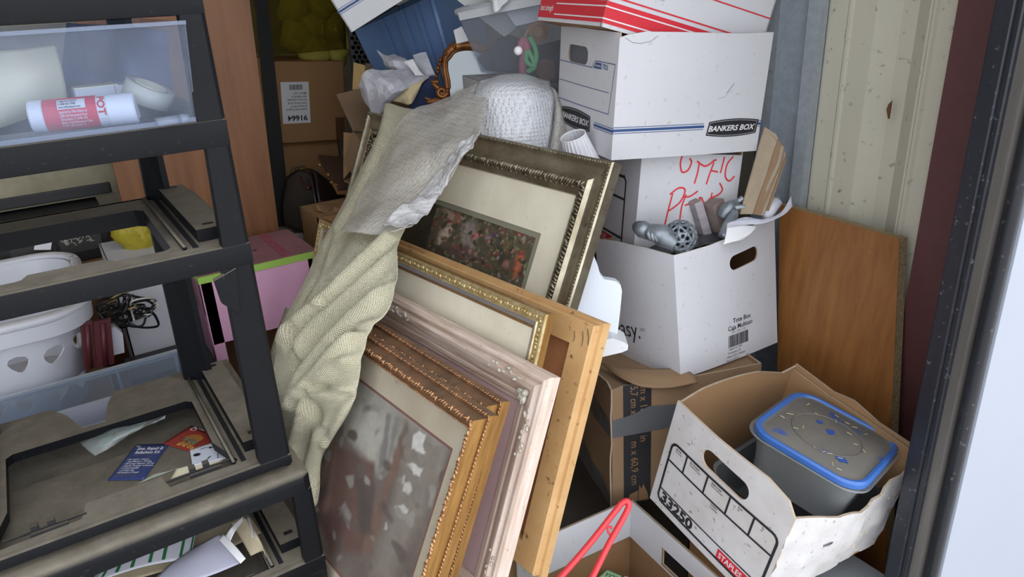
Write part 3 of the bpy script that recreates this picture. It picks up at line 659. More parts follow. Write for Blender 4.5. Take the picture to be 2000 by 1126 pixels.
# E, F bronze frames
for k, (px, dd, yw, le, L, H, lab) in enumerate((((997,784), 1.21, 5.5, 24.5, .58, .485, 'bronze gilt picture frame tucked right behind the front frame'), ((975,812), 1.165, 5.5, 26.0, .56, .52, 'bronze gilt picture frame at the front with a faded interior print'))):
    f = thing('picture_frame', lab, 'picture frame', frame_pose(px, dd, yw, le), 'leaning picture frames')
    rails(f, L, H, [(0,.012),(.0015,.016),(.004,.017),(.006,.015),(.008,.0155),(.012,.024),(.0145,.031),(.0165,.034),(.020,.0355),(.024,.034),(.026,.028),(.029,.026),(.033,.021),(.035,.019),(.038,.0195),(.040,.016),(.0405,.012)], m_bronze, mside=m_gold)
    carve(f, 'carved_leaf_border', L, H, .020, .0345, m_bronze2, .0072, (.0060,.0022,.0028), 48, 18, (0,1,2,3), 6, 20)
    carve(f, 'carved_outer_border', L, H, .0035, .0168, m_bronze2, .0066, (.0042,.0016,.0016), 40, 20)
    carve(f, 'beaded_sight_edge', L, H, .0372, .0195, m_bronze2, .0052, (.0026,.0014,.0014), 0, 30)
    panel(f, 'backing', L, H, .006, .004, m_hard)
    if k == 1:
        panel(f, 'mat_board', L, H, .036, .0125, m_beige, (.066,.086)); panel(f, 'rose_border', L, H, .064, .0118, m_rose, (.071,.091))
        picture(f, 'print', -L+.07, -H+.09, -.07, -.09, .0105, (106,94,86), [
 ([(-0.494, -0.149), (-0.298, -0.048), (-0.086, -0.087), (-0.082, -0.14), (-0.151, -0.145), (-0.208, -0.135), (-0.228, -0.197), (-0.244, -0.22), (-0.292, -0.212), (-0.362, -0.205)], (150, 146, 136), 0.012),
 ([(-0.392, -0.149), (-0.326, -0.114), (-0.267, -0.128), (-0.26, -0.205), (-0.347, -0.198)], (166, 163, 153), 0.012),
 ([(-0.228, -0.099), (-0.08, -0.087), (-0.09, -0.214), (-0.128, -0.353), (-0.173, -0.381), (-0.179, -0.188)], (126, 117, 108), 0.02),
 ([(-0.269, -0.111), (-0.255, -0.105), (-0.228, -0.197), (-0.246, -0.21)], (116, 112, 110), 0.004),
 ([(-0.244, -0.106), (-0.23, -0.102), (-0.206, -0.201), (-0.22, -0.212)], (126, 122, 119), 0.004),
 ([(-0.416, -0.234), (-0.262, -0.206), (-0.221, -0.285), (-0.221, -0.361), (-0.313, -0.415), (-0.411, -0.37)], (98, 72, 64), 0.01),
 ([(-0.48, -0.319), (-0.409, -0.231), (-0.402, -0.298), (-0.409, -0.386)], (124, 102, 80), 0.01),
 ([(-0.407, -0.234), (-0.394, -0.228), (-0.357, -0.358), (-0.376, -0.368)], (112, 84, 74), 0.004),
 ([(-0.21, -0.144), (-0.189, -0.134), (-0.195, -0.256), (-0.192, -0.348), (-0.219, -0.364), (-0.216, -0.244)], (112, 88, 76), 0.006),
 ([(-0.315, -0.239), (-0.248, -0.237), (-0.21, -0.317), (-0.249, -0.338)], (80, 68, 62), 0.01),
 ([(-0.331, -0.332), (-0.315, -0.311), (-0.282, -0.318), (-0.278, -0.347)], (134, 128, 122), 0.003),
 ([(-0.378, -0.436), (-0.332, -0.426), (-0.261, -0.435), (-0.352, -0.491)], (132, 128, 118), 0.004),
 ([(-0.178, -0.112), (-0.164, -0.097), (-0.146, -0.094), (-0.144, -0.113), (-0.129, -0.126), (-0.143, -0.132), (-0.171, -0.133)], (196, 194, 190), 0.002),
 ([(-0.17, -0.163), (-0.158, -0.156), (-0.129, -0.152), (-0.128, -0.165), (-0.147, -0.17)], (192, 190, 186), 0.002),
 ([(-0.163, -0.194), (-0.147, -0.188), (-0.136, -0.196), (-0.143, -0.206), (-0.161, -0.209)], (186, 182, 176), 0.002),
 ([(-0.168, -0.245), (-0.151, -0.228), (-0.129, -0.228), (-0.132, -0.239), (-0.154, -0.247)], (186, 182, 176), 0.002),
 ([(-0.182, -0.279), (-0.178, -0.275), (-0.172, -0.288), (-0.178, -0.291)], (176, 170, 162), 0.002),
 ([(-0.174, -0.186), (-0.166, -0.182), (-0.163, -0.194), (-0.169, -0.198)], (176, 170, 162), 0.002),
], print_mat('faded_interior_print', .16, 40, .25), 150, 100, .004, (((140,134,126),30,.38,3),((92,80,72),22,.30,9)), 1.45)
        glz = clear('picture_glass', (120,122,124), .06, .05, (250,250,250)); MB().box((-L+.038,-H+.038,.0133),(-.038,-.038,.0143)).build('glass', glz, f)
# low bench below them
m_bench = mat('bench_pine', (150,118,80), .6, var=.2, stretch=(1,8,8))
bench = thing('low_bench', 'low pine bench under the row of leaning picture frames', 'bench')
MB().box((.27,1.10,.380),(.70,1.95,.410)).build('bench_top', m_bench, bench)
for x, y in ((.28,1.12),(.65,1.12),(.28,1.90),(.65,1.90)): MB().box((x,y,0),(x+.04,y+.04,.380)).build('leg', m_bench, bench)
# ---------------- black plastic drawer racks ----------------
m_blk = mat('black_plastic', (21,22,26), .46, var=.15, vscale=12, spec=.16, dust=.66, dustc=(142,134,120), specks=.05, speckc=(120,114,106), spscale=110)
m_blk2 = mat('matt_black_plastic', (34,35,39), .5, var=.2, dust=.5, dustc=(112,104,92))
def ring(root, name, outer, hole, z, t, m=None): return sheet(name, outer, hole, t, lambda u, v, w: Vector((u, v, z+w)), [m or m_blk]*2, root)
RX0, RX1, RY0, RY1 = -.28, .238, 1.109, 1.53
def bar(root, name, a, b_, bev=.003, m=None): return smooth_angle(MB().box(a, b_, bev=bev).build(name, m or m_blk, root), 50)
def guides(root, z, x1, y0, y1):
    for s in (1, -1):
        cx_ = lambda x: x if s == 1 else RX0+RX1-x
        p = MB(); a, b_ = sorted((cx_(x1-.063), cx_(x1-.018))); p.box((a,y0+.055,z),(b_,y1-.03,z+.020)); o = p.build('side_plate', m_blk, root)
        b = MB()
        for yy in (y0+.075, y1-.05): b.box(((a+b_)/2-.008,yy,z+.0195),((a+b_)/2+.008,yy+.01,z+.0205))
        b.build('peg_hole', m_ink, o)
        xr = cx_(x1-.088); MB().tube([(xr,y0+.03,z+.003),(xr,y1-.02,z+.003)], .0035, 8).build('guide_rib', m_blk, root, True)
        xr = cx_(x1-.072); MB().box((xr-.004,y0+.03,z-.012),(xr+.004,y1-.02,z+.0008)).build('guide_groove', m_ink, root)
def post(root, x, y, z0, z1, w=.046, d=.046, ta=.006):
    """tapered upright with a chamfered outer corner"""
    b = MB(); vs = []; s = 1 if x > 0 else -1
    for z, k in ((z0, 0), (z1, ta)):
        xa = x-s*w-(-s)*k*0; vs += [Vector((x-s*(w-k), y, z)), Vector((x-s*.006, y, z)), Vector((x, y+.006*(1 if d > 0 else -1), z)), Vector((x, y+d, z)), Vector((x-s*.010, y+d, z)), Vector((x-s*(w-k), y+d*.45, z))]
    n = 6; b.add(vs, [tuple(range(n)), tuple(range(n, 2*n))]+[(i, (i+1) % n, n+(i+1) % n, n+i) for i in range(n)])
    return b.build('upright', m_blk, root, recalc=True)
def latch(root, x, y, z):
    b = MB(); b.box((x-.055,y-.004,z-.002),(x+.055,y,z+.001)); b.box((x-.018,y-.006,z-.002),(x-.008,y+.006,z+.010)); b.box((x+.004,y-.006,z-.002),(x+.014,y+.006,z+.010)); b.box((x-.02,y-.014,z-.003),(x+.03,y-.008,z+.002)); return b.build('latch', m_blk2, root)
rack = thing('drawer_rack', 'dusty black plastic drawer rack holding one clear drawer', 'shelf rack')
xm = (RX0+RX1)/2
full = [(RX0,RY0),(RX1,RY0),(RX1,RY1),(RX0,RY1)]
# top shelf
ring(rack, 'top_panel', full, [], 1.525, .006); bar(rack, 'front_bar', (RX0,RY0,1.481),(RX1,RY0+.018,1.528)); bar(rack, 'back_bar', (RX0,RY1-.018,1.481),(RX1,RY1,1.528))
for x in (RX0, RX1-.02): bar(rack, 'side_bar', (x,RY0+.016,1.481),(x+.02,RY1-.016,1.527))
# drawer shelf
ring(rack, 'shelf_frame', full, [rrect(RX0+.07,RY0+.06,RX1-.07,RY1-.06,.02)], 1.340, .008); bar(rack, 'front_bar', (RX0,RY0-.001,1.303),(RX1,RY0+.016,1.3415)); bar(rack, 'back_bar', (RX0,RY1-.016,1.303),(RX1,RY1,1.341))
for x in (RX0, RX1-.016): bar(rack, 'side_bar', (x,RY0+.014,1.303),(x+.016,RY1-.014,1.3405))
# open frame
hole2 = [(.125,1.157),(.135,1.168),(.135,1.43),(.122,1.445),(2*xm-.122,1.445),(2*xm-.135,1.43),(2*xm-.135,1.168),(2*xm-.125,1.157),(-.067,1.157),(-.060,1.160),(-.052,1.178),(.040,1.178),(.048,1.174),(.058,1.157)]
ring(rack, 'shelf_frame', full, [hole2], 1.155, .030); bar(rack, 'front_bar', (RX0,RY0-.001,1.121),(RX1,RY0+.014,1.1555)); bar(rack, 'back_bar', (RX0,RY1-.014,1.121),(RX1,RY1,1.155))
for x in (RX0, RX1-.014): bar(rack, 'side_bar', (x,RY0+.012,1.121),(x+.014,RY1-.012,1.1545))
guides(rack, 1.155, RX1, RY0, RY1)
# lowest frame of this rack: front ledge with two latch cut-outs, rear notch
hole3 = [(.040,1.180),(.048,1.140),(.150,1.140),(.158,1.150),(.135,1.23),(.135,1.405),(.125,1.415),(2*xm-.125,1.415),(2*xm-.135,1.405),(2*xm-.135,1.23),(2*xm-.158,1.150),(2*xm-.150,1.135),(-.080,1.140),(-.071,1.178)]
out3 = [(RX0,RY0),(RX1,RY0),(RX1,RY1+.02),(.012,RY1+.02),(-.004,1.505),(-.016,1.43),(-.055,1.435),(-.075,1.505),(-.1,RY1+.02),(RX0,RY1+.02)]
ring(rack, 'shelf_frame', out3, [hole3], .770, .016); bar(rack, 'front_bar', (RX0,RY0-.001,.752),(RX1,RY0+.012,.7705)); bar(rack, 'back_bar', (RX0,RY1+.008,.742),(-.10,RY1+.02,.769)); bar(rack, 'back_bar', (.012,RY1+.008,.742),(RX1,RY1+.02,.769))
for x in (RX0, RX1-.012): bar(rack, 'side_bar', (x,RY0+.01,.742),(x+.012,RY1+.01,.7695))
guides(rack, .770, RX1, RY0, RY1+.01); latch(rack, .100, 1.158, .772); latch(rack, -.128, 1.152, .772)
for z0, z1, w in ((1.3415,1.482,.040), (1.155,1.304,.040), (.770,1.122,.052)):
    for x in (RX0, RX1):
        post(rack, x, RY0, z0, z1, w, .05 if w < .05 else .06); post(rack, x-(.044 if x > 0 else -.044), RY1, z0, z1, w, -.05)
for s, x in ((1, RX1), (-1, RX0)):
    MB().prism([(0,0),(.034,-.012),(.030,-.05),(.008,-.075)], 0, .012, Matrix(((s*-1,0,0,x-s*.028),(0,0,1,RY0-.004),(0,1,0,1.121),(0,0,0,1)))).build('corner_web', m_blk, rack, recalc=True)
# lower rack
LX0, LX1, LY0, LY1 = -.302, .259, 1.088, 1.56
low = thing('drawer_rack', 'lower black plastic rack with a rounded dusty top and loose papers inside', 'shelf rack')
b = MB(); n = 7; prof = [(LY0, .700), (LY0, .718)]+[(LY0+.020-.020*math.cos(R_(a)), .718+.020*math.sin(R_(a))) for a in range(15, 91, 15)]+[(1.345,.738),(1.350,.736),(1.352,.704),(LY1,.704),(LY1,.695),(LY0+.014,.695),(LY0+.014,.700)]
vs = []; k = len(prof)
for x in (LX0, LX0+.012, LX1-.012, LX1):
    e = .012 if x in (LX0, LX1) else 0; vs += [Vector((x, max(y, LY0+e) if e else y, min(z, .738-e*.7))) for y, z in prof]
fs = [(r_*k+i, r_*k+(i+1) % k, (r_+1)*k+(i+1) % k, (r_+1)*k+i) for r_ in range(3) for i in range(k)]+[tuple(range(k))[::-1], tuple(3*k+i for i in range(k))]
smooth_angle(b.add(vs, fs).build('top_panel', m_blk, low, recalc=True), 40)
LF = [(LX0,LY0+.004),(LX1,LY0+.004),(LX1,LY1),(LX0,LY1)]
ho = [(.165,1.118),(.165,1.50),(2*xm-.165,1.50),(2*xm-.165,1.118)]
for z in (.549, .33, .10):
    ring(low, 'shelf_frame', LF, [ho] if z > .5 else [], z, .012); bar(low, 'front_bar', (LX0,LY0+.003,z-.032),(LX1,LY0+.018,z+.0005)); bar(low, 'back_bar', (LX0,LY1-.016,z-.032),(LX1,LY1,z))
    for x in (LX0, LX1-.014): bar(low, 'side_bar', (x,LY0+.016,z-.032),(x+.014,LY1-.014,z-.0005))
    if z > .5: guides(low, z, LX1, LY0, LY1); latch(low, .085, 1.122, z+.002)
for z0, z1 in ((.549,.700), (.33,.517), (.10,.298), (0,.068)):
    for x in (LX0, LX1):
        post(low, x, LY0+.004, z0, z1, .036, .045, .003); post(low, x, LY1, z0, z1, .036, -.045, .003)
# solid tray under the papers
MB().box((LX0+.10,1.118,.520),(LX1-.095,1.50,.524)).build('drawer_floor', m_blk2, low)
# clear drawer
m_draw = clear('clear_drawer_plastic', (188,198,218), .09, .12, (236,240,247), mottled=.03)
m_lipc = clear('thick_clear_plastic', (184,194,214), .2, .1, (236,240,246))
dr = thing('clear_drawer', 'clear bluish plastic drawer in the black rack, full of stationery', 'drawer')
def taper(root, name, r0, r1, z0, z1, t, m, parts=('front','side','side','back')):
    (ax0, ay0, ax1, ay1), (bx0, by0, bx1, by1) = r0, r1
    lo = [(ax0,ay0,z0),(ax1,ay0,z0),(ax1,ay1,z0),(ax0,ay1,z0)]; hi = [(bx0,by0,z1),(bx1,by0,z1),(bx1,by1,z1),(bx0,by1,z1)]; c = Vector(((ax0+ax1)/2,(ay0+ay1)/2,0))
    for i, nm in enumerate(('front_panel','side_panel','back_panel','side_panel')):
        j = (i+1) % 4; v = [Vector(lo[i]), Vector(lo[j]), Vector(hi[j]), Vector(hi[i])]; nn = ((v[1]-v[0]).cross(v[3]-v[0])).normalized()*-t
        obj(nm, v+[p+nn for p in v], [(0,1,2,3),(7,6,5,4),(0,4,5,1),(1,5,6,2),(2,6,7,3),(3,7,4,0)], m, root)
    obj('base', [Vector(p) for p in lo]+[Vector(p)+Vector((0,0,t)) for p in lo], [(3,2,1,0),(4,5,6,7)], m, root)
taper(dr, 'x', (-.206,1.112,.199,1.46), (-.216,1.102,.209,1.47), 1.343, 1.474, .0018, m_draw)
MB().box((-.20,1.109,1.3425),(.20,1.114,1.349)).build('lower_lip', m_lipc, dr); MB().box((-.216,1.100,1.470),(.209,1.104,1.475)).build('upper_lip', m_lipc, dr)
# things in the drawer
m_wp = mat('white_plastic', (232,234,240), .3); m_creamp = mat('cream_paper', (238,230,198), .7, var=.06); m_label = mat('red_label', (214,60,84), .4)
a = PZ(72,266,1.346); c = PZ(280,245,1.346); a.y += .03; c.y += .03; ax_ = (c-a).normalized(); Lt = (c-a).length; r_t = .0205
a.z = 1.346+r_t; zz = Vector((0,0,1)); side = ax_.cross(zz).normalized()
TM = Matrix((ax_, -side, zz)).transposed().to_4x4(); TM.translation = a
tb = thing('label_tube', 'white plastic tube with a red printed label lying in the clear drawer', 'tube', TM)
RM = Matrix.Rotation(R_(90), 4, 'Y')
smooth_angle(MB().lathe([(0,0),(r_t*.96,0),(r_t*1.03,.002),(r_t*1.03,Lt*.13),(r_t,Lt*.135),(r_t,Lt*.73),(r_t*1.02,Lt*.735),(r_t*1.02,Lt*.985),(r_t*.95,Lt),(0,Lt)], 28, RM).build('tube_body', m_wp, tb), 30)
kt = Lt/.19
cyl = lambda u, v, w: Vector((u, -(r_t+w)*math.sin(v/r_t), (r_t+w)*math.cos(v/r_t)))   # v runs round the tube from the top towards the viewer
cyl2 = lambda u, v, w: cyl(u, -v, w)
D = Decal(); D.poly([(Lt*.14,-.062),(Lt*.64,-.062),(Lt*.64,.0),(Lt*.14,.0)], 0, step=.005); D.poly([(Lt*.64,-.062),(Lt*.728,-.062),(Lt*.728,0),(Lt*.64,0)], 1, step=.005); D.build('label', [m_label, m_paper], tb, cyl2, .0006)
D = Decal(); D.poly([(Lt*.28,-.0235),(Lt*.54,-.0235),(Lt*.54,-.009),(Lt*.28,-.009)], 0, step=.004, z=.0004)
for i, s_ in enumerate(('1-888-GO-DEPOT', '(1-888-463-3768)', 'www.officedepot.com')): D.text(s_, .0044, (Lt*.29,-.0138-.0042*i), 0, 1, z=.0008, sx=.66, bold=.01)
for i, s_ in enumerate(('Imported by Office Depot, Inc', '2200 Old Germantown Road', 'Delray Beach, FL 33445 USA', 'Made in China/Fabriqu\u00e9 en Chine', '\u00a9 2001 Office Depot, Inc.')): D.text(s_, .0046, (Lt*.29,-.0285-.0044*i), 0, 2, z=.0008, sx=.58, bold=.012)
D.text('POT', .0125, (Lt*.652,-.008), -90, 3, z=.0008, bold=.03, sx=1.1)
D.build('label_print', [m_paper, m_ink, m_paper, m_redink], tb, cyl2, .0006)
# curled cream sheet
G = grid_surface([[PY(x, y, yy) for x, y, yy in r_] for r_ in ([(-70,106,1.200),(0,99,1.192),(60,93,1.200),(108,86,1.220)], [(-70,175,1.185),(0,170,1.178),(62,155,1.183),(122,140,1.210)], [(-70,240,1.200),(-4,232,1.192),(64,212,1.200),(130,196,1.225)], [(-70,262,1.220),(-12,252,1.215),(50,232,1.225),(112,212,1.250)])], 6, 6)
tag(net_obj('curled_sheet', G, m_creamp, None, .0008), 'curled cream sheet of paper at the left of the clear drawer', 'paper')
# small white carton, tape roll, pen
wb = thing('small_carton', 'small white carton behind the tube in the clear drawer', 'box', pose((.066,1.20,1.345), 3, 0, 0)); MB().box((0,0,0),(.075,.05,.048), bev=.001).build('carton_body', m_paper, wb); MB().box((.05,-.0005,0),(.0508,.0505,.0485)).build('seam', m_greyink, wb); MB().box((0,.001,.048),(.055,.045,.0495)).build('lid_flap', m_creamp, wb)
m_tape = clear('milky_tape', (226,222,204), .75, .25)
c0 = P(290,182,1.20); tr = thing('tape_roll', 'milky packing tape roll leaning beside the white tube', 'tape roll', pose(c0, 0, 12, 26))
MB().lathe([(.021,-.012),(.033,-.012),(.033,.012),(.021,.012),(.021,-.012)], 28).build('tape_band', m_tape, tr, True); MB().lathe([(.0195,-.013),(.021,-.013),(.021,.013),(.0195,.013),(.0195,-.013)], 24).build('core', m_creamp, tr, True)
a = PZ(312,243,1.3515); c = PZ(376,233,1.3515); a.y += .022; c.y += .022; pn = thing('pen_cap_tube', 'clear plastic pen tube at the front right of the drawer', 'pen'); MB().tube([a, a.lerp(c, .7)], .006, 12).build('barrel', m_lipc, pn, True); MB().tube([a.lerp(c, .7), c], [.0068,.005], 12).build('cap', m_lipc, pn, True)
G = grid_surface([[PY(x, y, yy) for x, y, yy in r_] for r_ in ([(130,45,1.30),(190,48,1.27),(240,50,1.31),(330,60,1.28)], [(125,90,1.28),(200,100,1.33),(245,95,1.26),(330,110,1.30)], [(120,150,1.27),(190,150,1.30),(265,150,1.25),(335,160,1.30)], [(120,200,1.28),(190,200,1.31),(270,195,1.27),(335,200,1.29)])], 6, 6)
tag(net_obj('plastic_sleeve', G, clear('sleeve_plastic', (130,142,176), .4, .2, (200,208,226)), None, .0006), 'crinkled bluish plastic sleeve standing at the back of the clear drawer', 'plastic bag')
# ---------------- cards on the lower rack's top ----------------
def flat(name, label, cat, px4, z, m, t=.0006, parent=None, lift=None):
    q = [PZ(x, y, z+(lift[i] if lift else 0)) for i, (x, y) in enumerate(px4)]
    G = grid_surface([[q[0], (q[0]+q[1])/2, q[1]], [(q[0]+q[3])/2, (q[0]+q[1]+q[2]+q[3])/4, (q[1]+q[2])/2], [q[3], (q[3]+q[2])/2, q[2]]], 4, 4)
    o = net_obj(name, G, m, None, t); tag(o, label, cat)
    O, ex, ey = q[3], q[2]-q[3], q[0]-q[3]; N_ = ex.cross(ey).normalized(); N_ = N_ if N_.z > 0 else -N_
    return o, (lambda u, v, w: O+ex*u+ey*v+N_*(w+.0014))
m_navy = mat('navy_card', (52,66,118), .4, var=.12, vscale=40); m_redc = mat('red_coupon', (150,52,44), .35, var=.15, vscale=30); m_bun = mat('bun_print', (176,112,54), .4, var=.3, vscale=90); m_meat = mat('filling_print', (70,44,32), .4, var=.5, vscale=160, rgb2=(150,140,110))
o, fn = flat('sewing_kit_card', 'navy blue sewing kit card lying on the dusty rack top', 'card', [(266,868),(331,866),(281,936),(210,938)], .7395, m_navy)
D = Decal(); D.text('Sew, Repair &', .115, (.16,.82), 0, 0, bold=.02, sx=1.15); D.text('Refashion Kit', .115, (.18,.71), 0, 0, bold=.02, sx=1.15); D.text('Singer', .055, (.06,.92), 0, 0)
D.text('Essential sewing and repair accessories for', .04, (.16,.66), 0, 1, sx=.95); D.text('all Crafters', .04, (.62,.60), 0, 1)
for i, s in enumerate(('Pin cushion \u2022 Scissors', 'Tape Measure \u2022 Thimble', '180 Colour Buttons \u2022 45 Pins', 'Needle Threader \u2022 6 Buttons', '10 Hand Needles', '12 Safety Pins', '30 Spools of Thread')): D.text('\u2022 '+s, .06, (.10+.02*(i % 2),.53-.06*i), 0, 0, sx=1.15, bold=.01)
for i in range(3): D.text('\u2022 Ciseaux \u2022 Ruban \u2022 Boutons de rechange', .036, (.12,.14-.04*i), 0, 1, sx=.95)
x = D.build('print', [m_paper, m_greyink], None, fn, 0); x.parent = o
o, fn = flat('sandwich_coupon', 'red sandwich coupon with a toasted sub picture on the rack top', 'card', [(374,831),(432,858),(380,884),(317,866)], .7395, m_redc)
D = Decal(); D.poly([(.28,.44),(.34,.62),(.55,.72),(.74,.62),(.78,.46),(.6,.4)], 1, z=.0003); D.poly([(.30,.34),(.34,.46),(.62,.50),(.80,.40),(.76,.28),(.5,.26)], 2, z=.0005); D.poly([(.36,.20),(.40,.30),(.68,.30),(.80,.30),(.72,.16),(.5,.14)], 1, z=.0004)
D.text('TED SUB', .15, (.94,.18), 180, 3, z=.0006, bold=.02); D.text('Q', .22, (.30,.93), 180, 0, z=.0006); D.text('Quiznos', .09, (.62,.94), 180, 0, z=.0006)
x = D.build('print', [m_paper, m_bun, m_meat, mat('yellow_print', (222,178,96), .5)], None, fn, 0); x.parent = o
o, fn = flat('instruction_sheet', 'small white instruction sheet with black drawings beside the red coupon', 'paper', [(371,878),(427,860),(450,893),(376,910)], .7405, mat('bluish_paper', (212,216,230), .6))
D = Decal(); D.poly([(.16+.1*math.cos(q*.5),.58+.09*math.sin(q*.5)) for q in range(13)], 0); D.line([(.28,.86),(.42,.90),(.58,.82)], .025, 0); D.poly([(.52,.90),(.64,.80),(.5,.78)], 0); D.line([(.70,.88),(.85,.88),(.88,.62),(.76,.56),(.70,.88)], .02, 0); D.line([(.42,.2),(.5,.32)], .03, 0); D.line([(.68,.1),(.7,.38),(.86,.30),(.9,.1)], .016, 0)
x = D.build('print', m_ink, None, fn, 0); x.parent = o
m_recp = mat('receipt_paper', (196,200,186), .6, rgb2=(150,166,146), vscale=40)
tag(flat('receipt_slip', 'pale green receipt slips half under the front ledge of the rack', 'paper', [(300,926),(330,920),(352,912),(268,945)], .7392, m_recp)[0]); tag(flat('paper_strip', 'cream paper strip under the latch beside the white instruction sheet', 'paper', [(345,915),(428,893),(440,900),(330,942)], .7390, m_creamp)[0])
# plastic bag with green trim on the step
m_bagc = clear('crinkled_clear_bag', (206,214,214), .30, .12, bump=40); m_greenp = mat('green_card', (92,150,98), .5, var=.2)
bagp = thing('zip_bag', 'crinkled clear zip bag with a green strip on the rack step', 'plastic bag')
q = [PZ(150,856,.738),(PZ(300,815,.745)),PZ(326,812,.76),PZ(262,842,.752),PZ(186,890,.743)]
G = grid_surface([[q[0],PZ(225,835,.757),q[1],q[2]],[PZ(166,874,.748),PZ(225,852,.765),PZ(282,832,.757),PZ(318,818,.752)],[q[4],PZ(215,874,.750),q[3],PZ(305,824,.747)]], 6, 6)
x = net_obj('bag_film', G, m_bagc, None, .0005, lambda a_, b_, p: .003*noise.noise(p*60)); x.parent = bagp
G = grid_surface([[PZ(196,845,.743),PZ(210,842,.752),PZ(222,838,.752)],[PZ(198,858,.744),PZ(210,855,.754),PZ(222,852,.754)],[PZ(194,873,.743),PZ(204,868,.745),PZ(214,862,.743)]], 4, 4); x = net_obj('green_strip', G, m_greenp, None, .0008); x.parent = bagp
G = grid_surface([[PZ(225,836,.743),PZ(258,826,.750),PZ(286,818,.744)],[PZ(225,848,.744),PZ(258,838,.750),PZ(284,828,.744)],[PZ(218,860,.742),PZ(240,853,.744),PZ(270,840,.742)]], 4, 4); x = net_obj('white_contents', G, m_recp, None, .001); x.parent = bagp
# ---------------- papers in the lower rack ----------------
def leaf(name, label, rows, m, n=5, cat='paper', t=.0006):
    o = net_obj(name, grid_surface([[PZ(x, y, z) for x, y, z in r_] for r_ in rows], n, n), m, None, t); return tag(o, label, cat)
m_kp = mat('kraft_paper', (176,164,138), .75, rgb2=(156,144,120), vscale=12); m_wp2 = mat('office_paper', (198,198,210), .65, var=.06, vscale=14)
leaf('kraft_sheet', 'tan kraft paper behind the green striped sheet in the lower rack', [[(170,1090,.556),(300,1030,.570),(470,985,.575)],[(200,1110,.556),(340,1060,.566),(490,1010,.570)],[(230,1140,.553),(400,1090,.556),(510,1040,.556)]], m_kp)
o = leaf('striped_sheet', 'white sheet with green stripes in the lower rack', [[(232,1062,.582),(300,1035,.590),(382,1005,.585)],[(205,1095,.572),(290,1068,.580),(382,1040,.578)],[(175,1140,.562),(280,1106,.568),(372,1090,.566)]], m_wp2)
Gs = grid_surface([[PZ(x, y, z) for x, y, z in r_] for r_ in ([(232,1062,.582),(300,1035,.590),(382,1005,.585)],[(205,1095,.572),(290,1068,.580),(382,1040,.578)],[(175,1140,.562),(280,1106,.568),(372,1090,.566)])], 12, 12)
m_gri = mat('green_ink', (34,104,60), .6); up = Vector((0,0,.0014))
for j in (3,6,9,13,16,20,23):
    b = MB()
    for i in range(len(Gs)-3):
        a, c, e, f_ = Gs[i][j], Gs[i+1][j], Gs[i+1][j+1], Gs[i][j+1]; a2 = a.lerp(f_, .75); c2 = c.lerp(e, .75); b.add([a+up, c+up, c2+up, a2+up], [(0,1,2,3)])
    b.build('green_stripe', m_gri, o)
leaf('grey_envelope', 'greyish white folded sheet across the front of the lower rack', [[(372,1074,.572),(400,1058,.584),(428,1042,.592)],[(330,1104,.566),(385,1088,.578),(452,1066,.582)],[(280,1150,.556),(390,1130,.562),(468,1100,.566)]], mat('lavender_paper', (172,172,190), .65, var=.06))
leaf('white_card', 'narrow white card standing among the papers in the lower rack', [[(427,1052,.598),(436,1042,.603)],[(450,1078,.592),(462,1068,.597)],[(470,1100,.584),(480,1090,.590)]], m_paper)
leaf('brown_envelope', 'dog-eared manila envelope at the right of the lower rack', [[(452,1020,.600),(478,1008,.612),(490,1020,.590)],[(470,1050,.585),(500,1045,.598),(508,1060,.580)],[(490,1085,.566),(515,1075,.570),(520,1090,.562)]], m_kp)
leaf('curled_strip', 'curled white paper strip at the back of the lower rack papers', [[(441,1046,.604),(452,1030,.622),(476,1006,.612)],[(450,1056,.606),(460,1036,.618),(480,1010,.602)]], m_paper)
leaf('folded_note', 'folded white note tucked upright by the manila envelope', [[(482,1008,.618),(487,1010,.610)],[(490,1030,.612),(494,1032,.604)],[(492,1048,.603),(497,1050,.596)]], m_wp2)
# ---------------- behind the rack ----------------
def quad(name, pts, m, parent=None, t=.004, seg=4, bow=0):
    q = [Vector(p) for p in pts]; G = [[(q[0]*(1-i/seg)+q[3]*(i/seg))*(1-j/seg)+(q[1]*(1-i/seg)+q[2]*(i/seg))*(j/seg) for j in range(seg+1)] for i in range(seg+1)]
    o = net_obj(name, G, m, None, t, (lambda a, b_, p: bow*math.sin(math.pi*a)*math.sin(math.pi*b_)) if bow else None, smooth=bool(bow))
    if parent: o.parent = parent; o.matrix_parent_inverse = parent.matrix_world.inverted()
    return o
def adopt(o, root): o.parent = root; o.matrix_parent_inverse = root.matrix_world.inverted(); return o
def plain_carton(name, label, a, b_, m, yaw=0, group=None, seam=True):
    root = thing(name, label, 'box', pose(a, yaw), group); lx, ly, lz = (b_[i]-a[i] for i in range(3))
    for fc, L in (('front', lx), ('left', ly), ('right', ly), ('back', lx)):
        sheet('panel', [(0,0),(L,0),(L,lz),(0,lz)], [], .004, pfn(fc, (lx, ly, lz)), [m, m, m_edge], root)
    MB().box((.002,.002,lz-.004),(lx-.002,ly/2-.001,lz)).build('top_flap', m, root); MB().box((.002,ly/2+.001,lz-.004),(lx-.002,ly-.002,lz)).build('top_flap', m, root); MB().box((.002,.002,.001),(lx-.002,ly-.002,.005)).build('base', m, root)
    return root
m_kd = mat('dim_brown_board', (160,120,80), .8, var=.12, vscale=5)
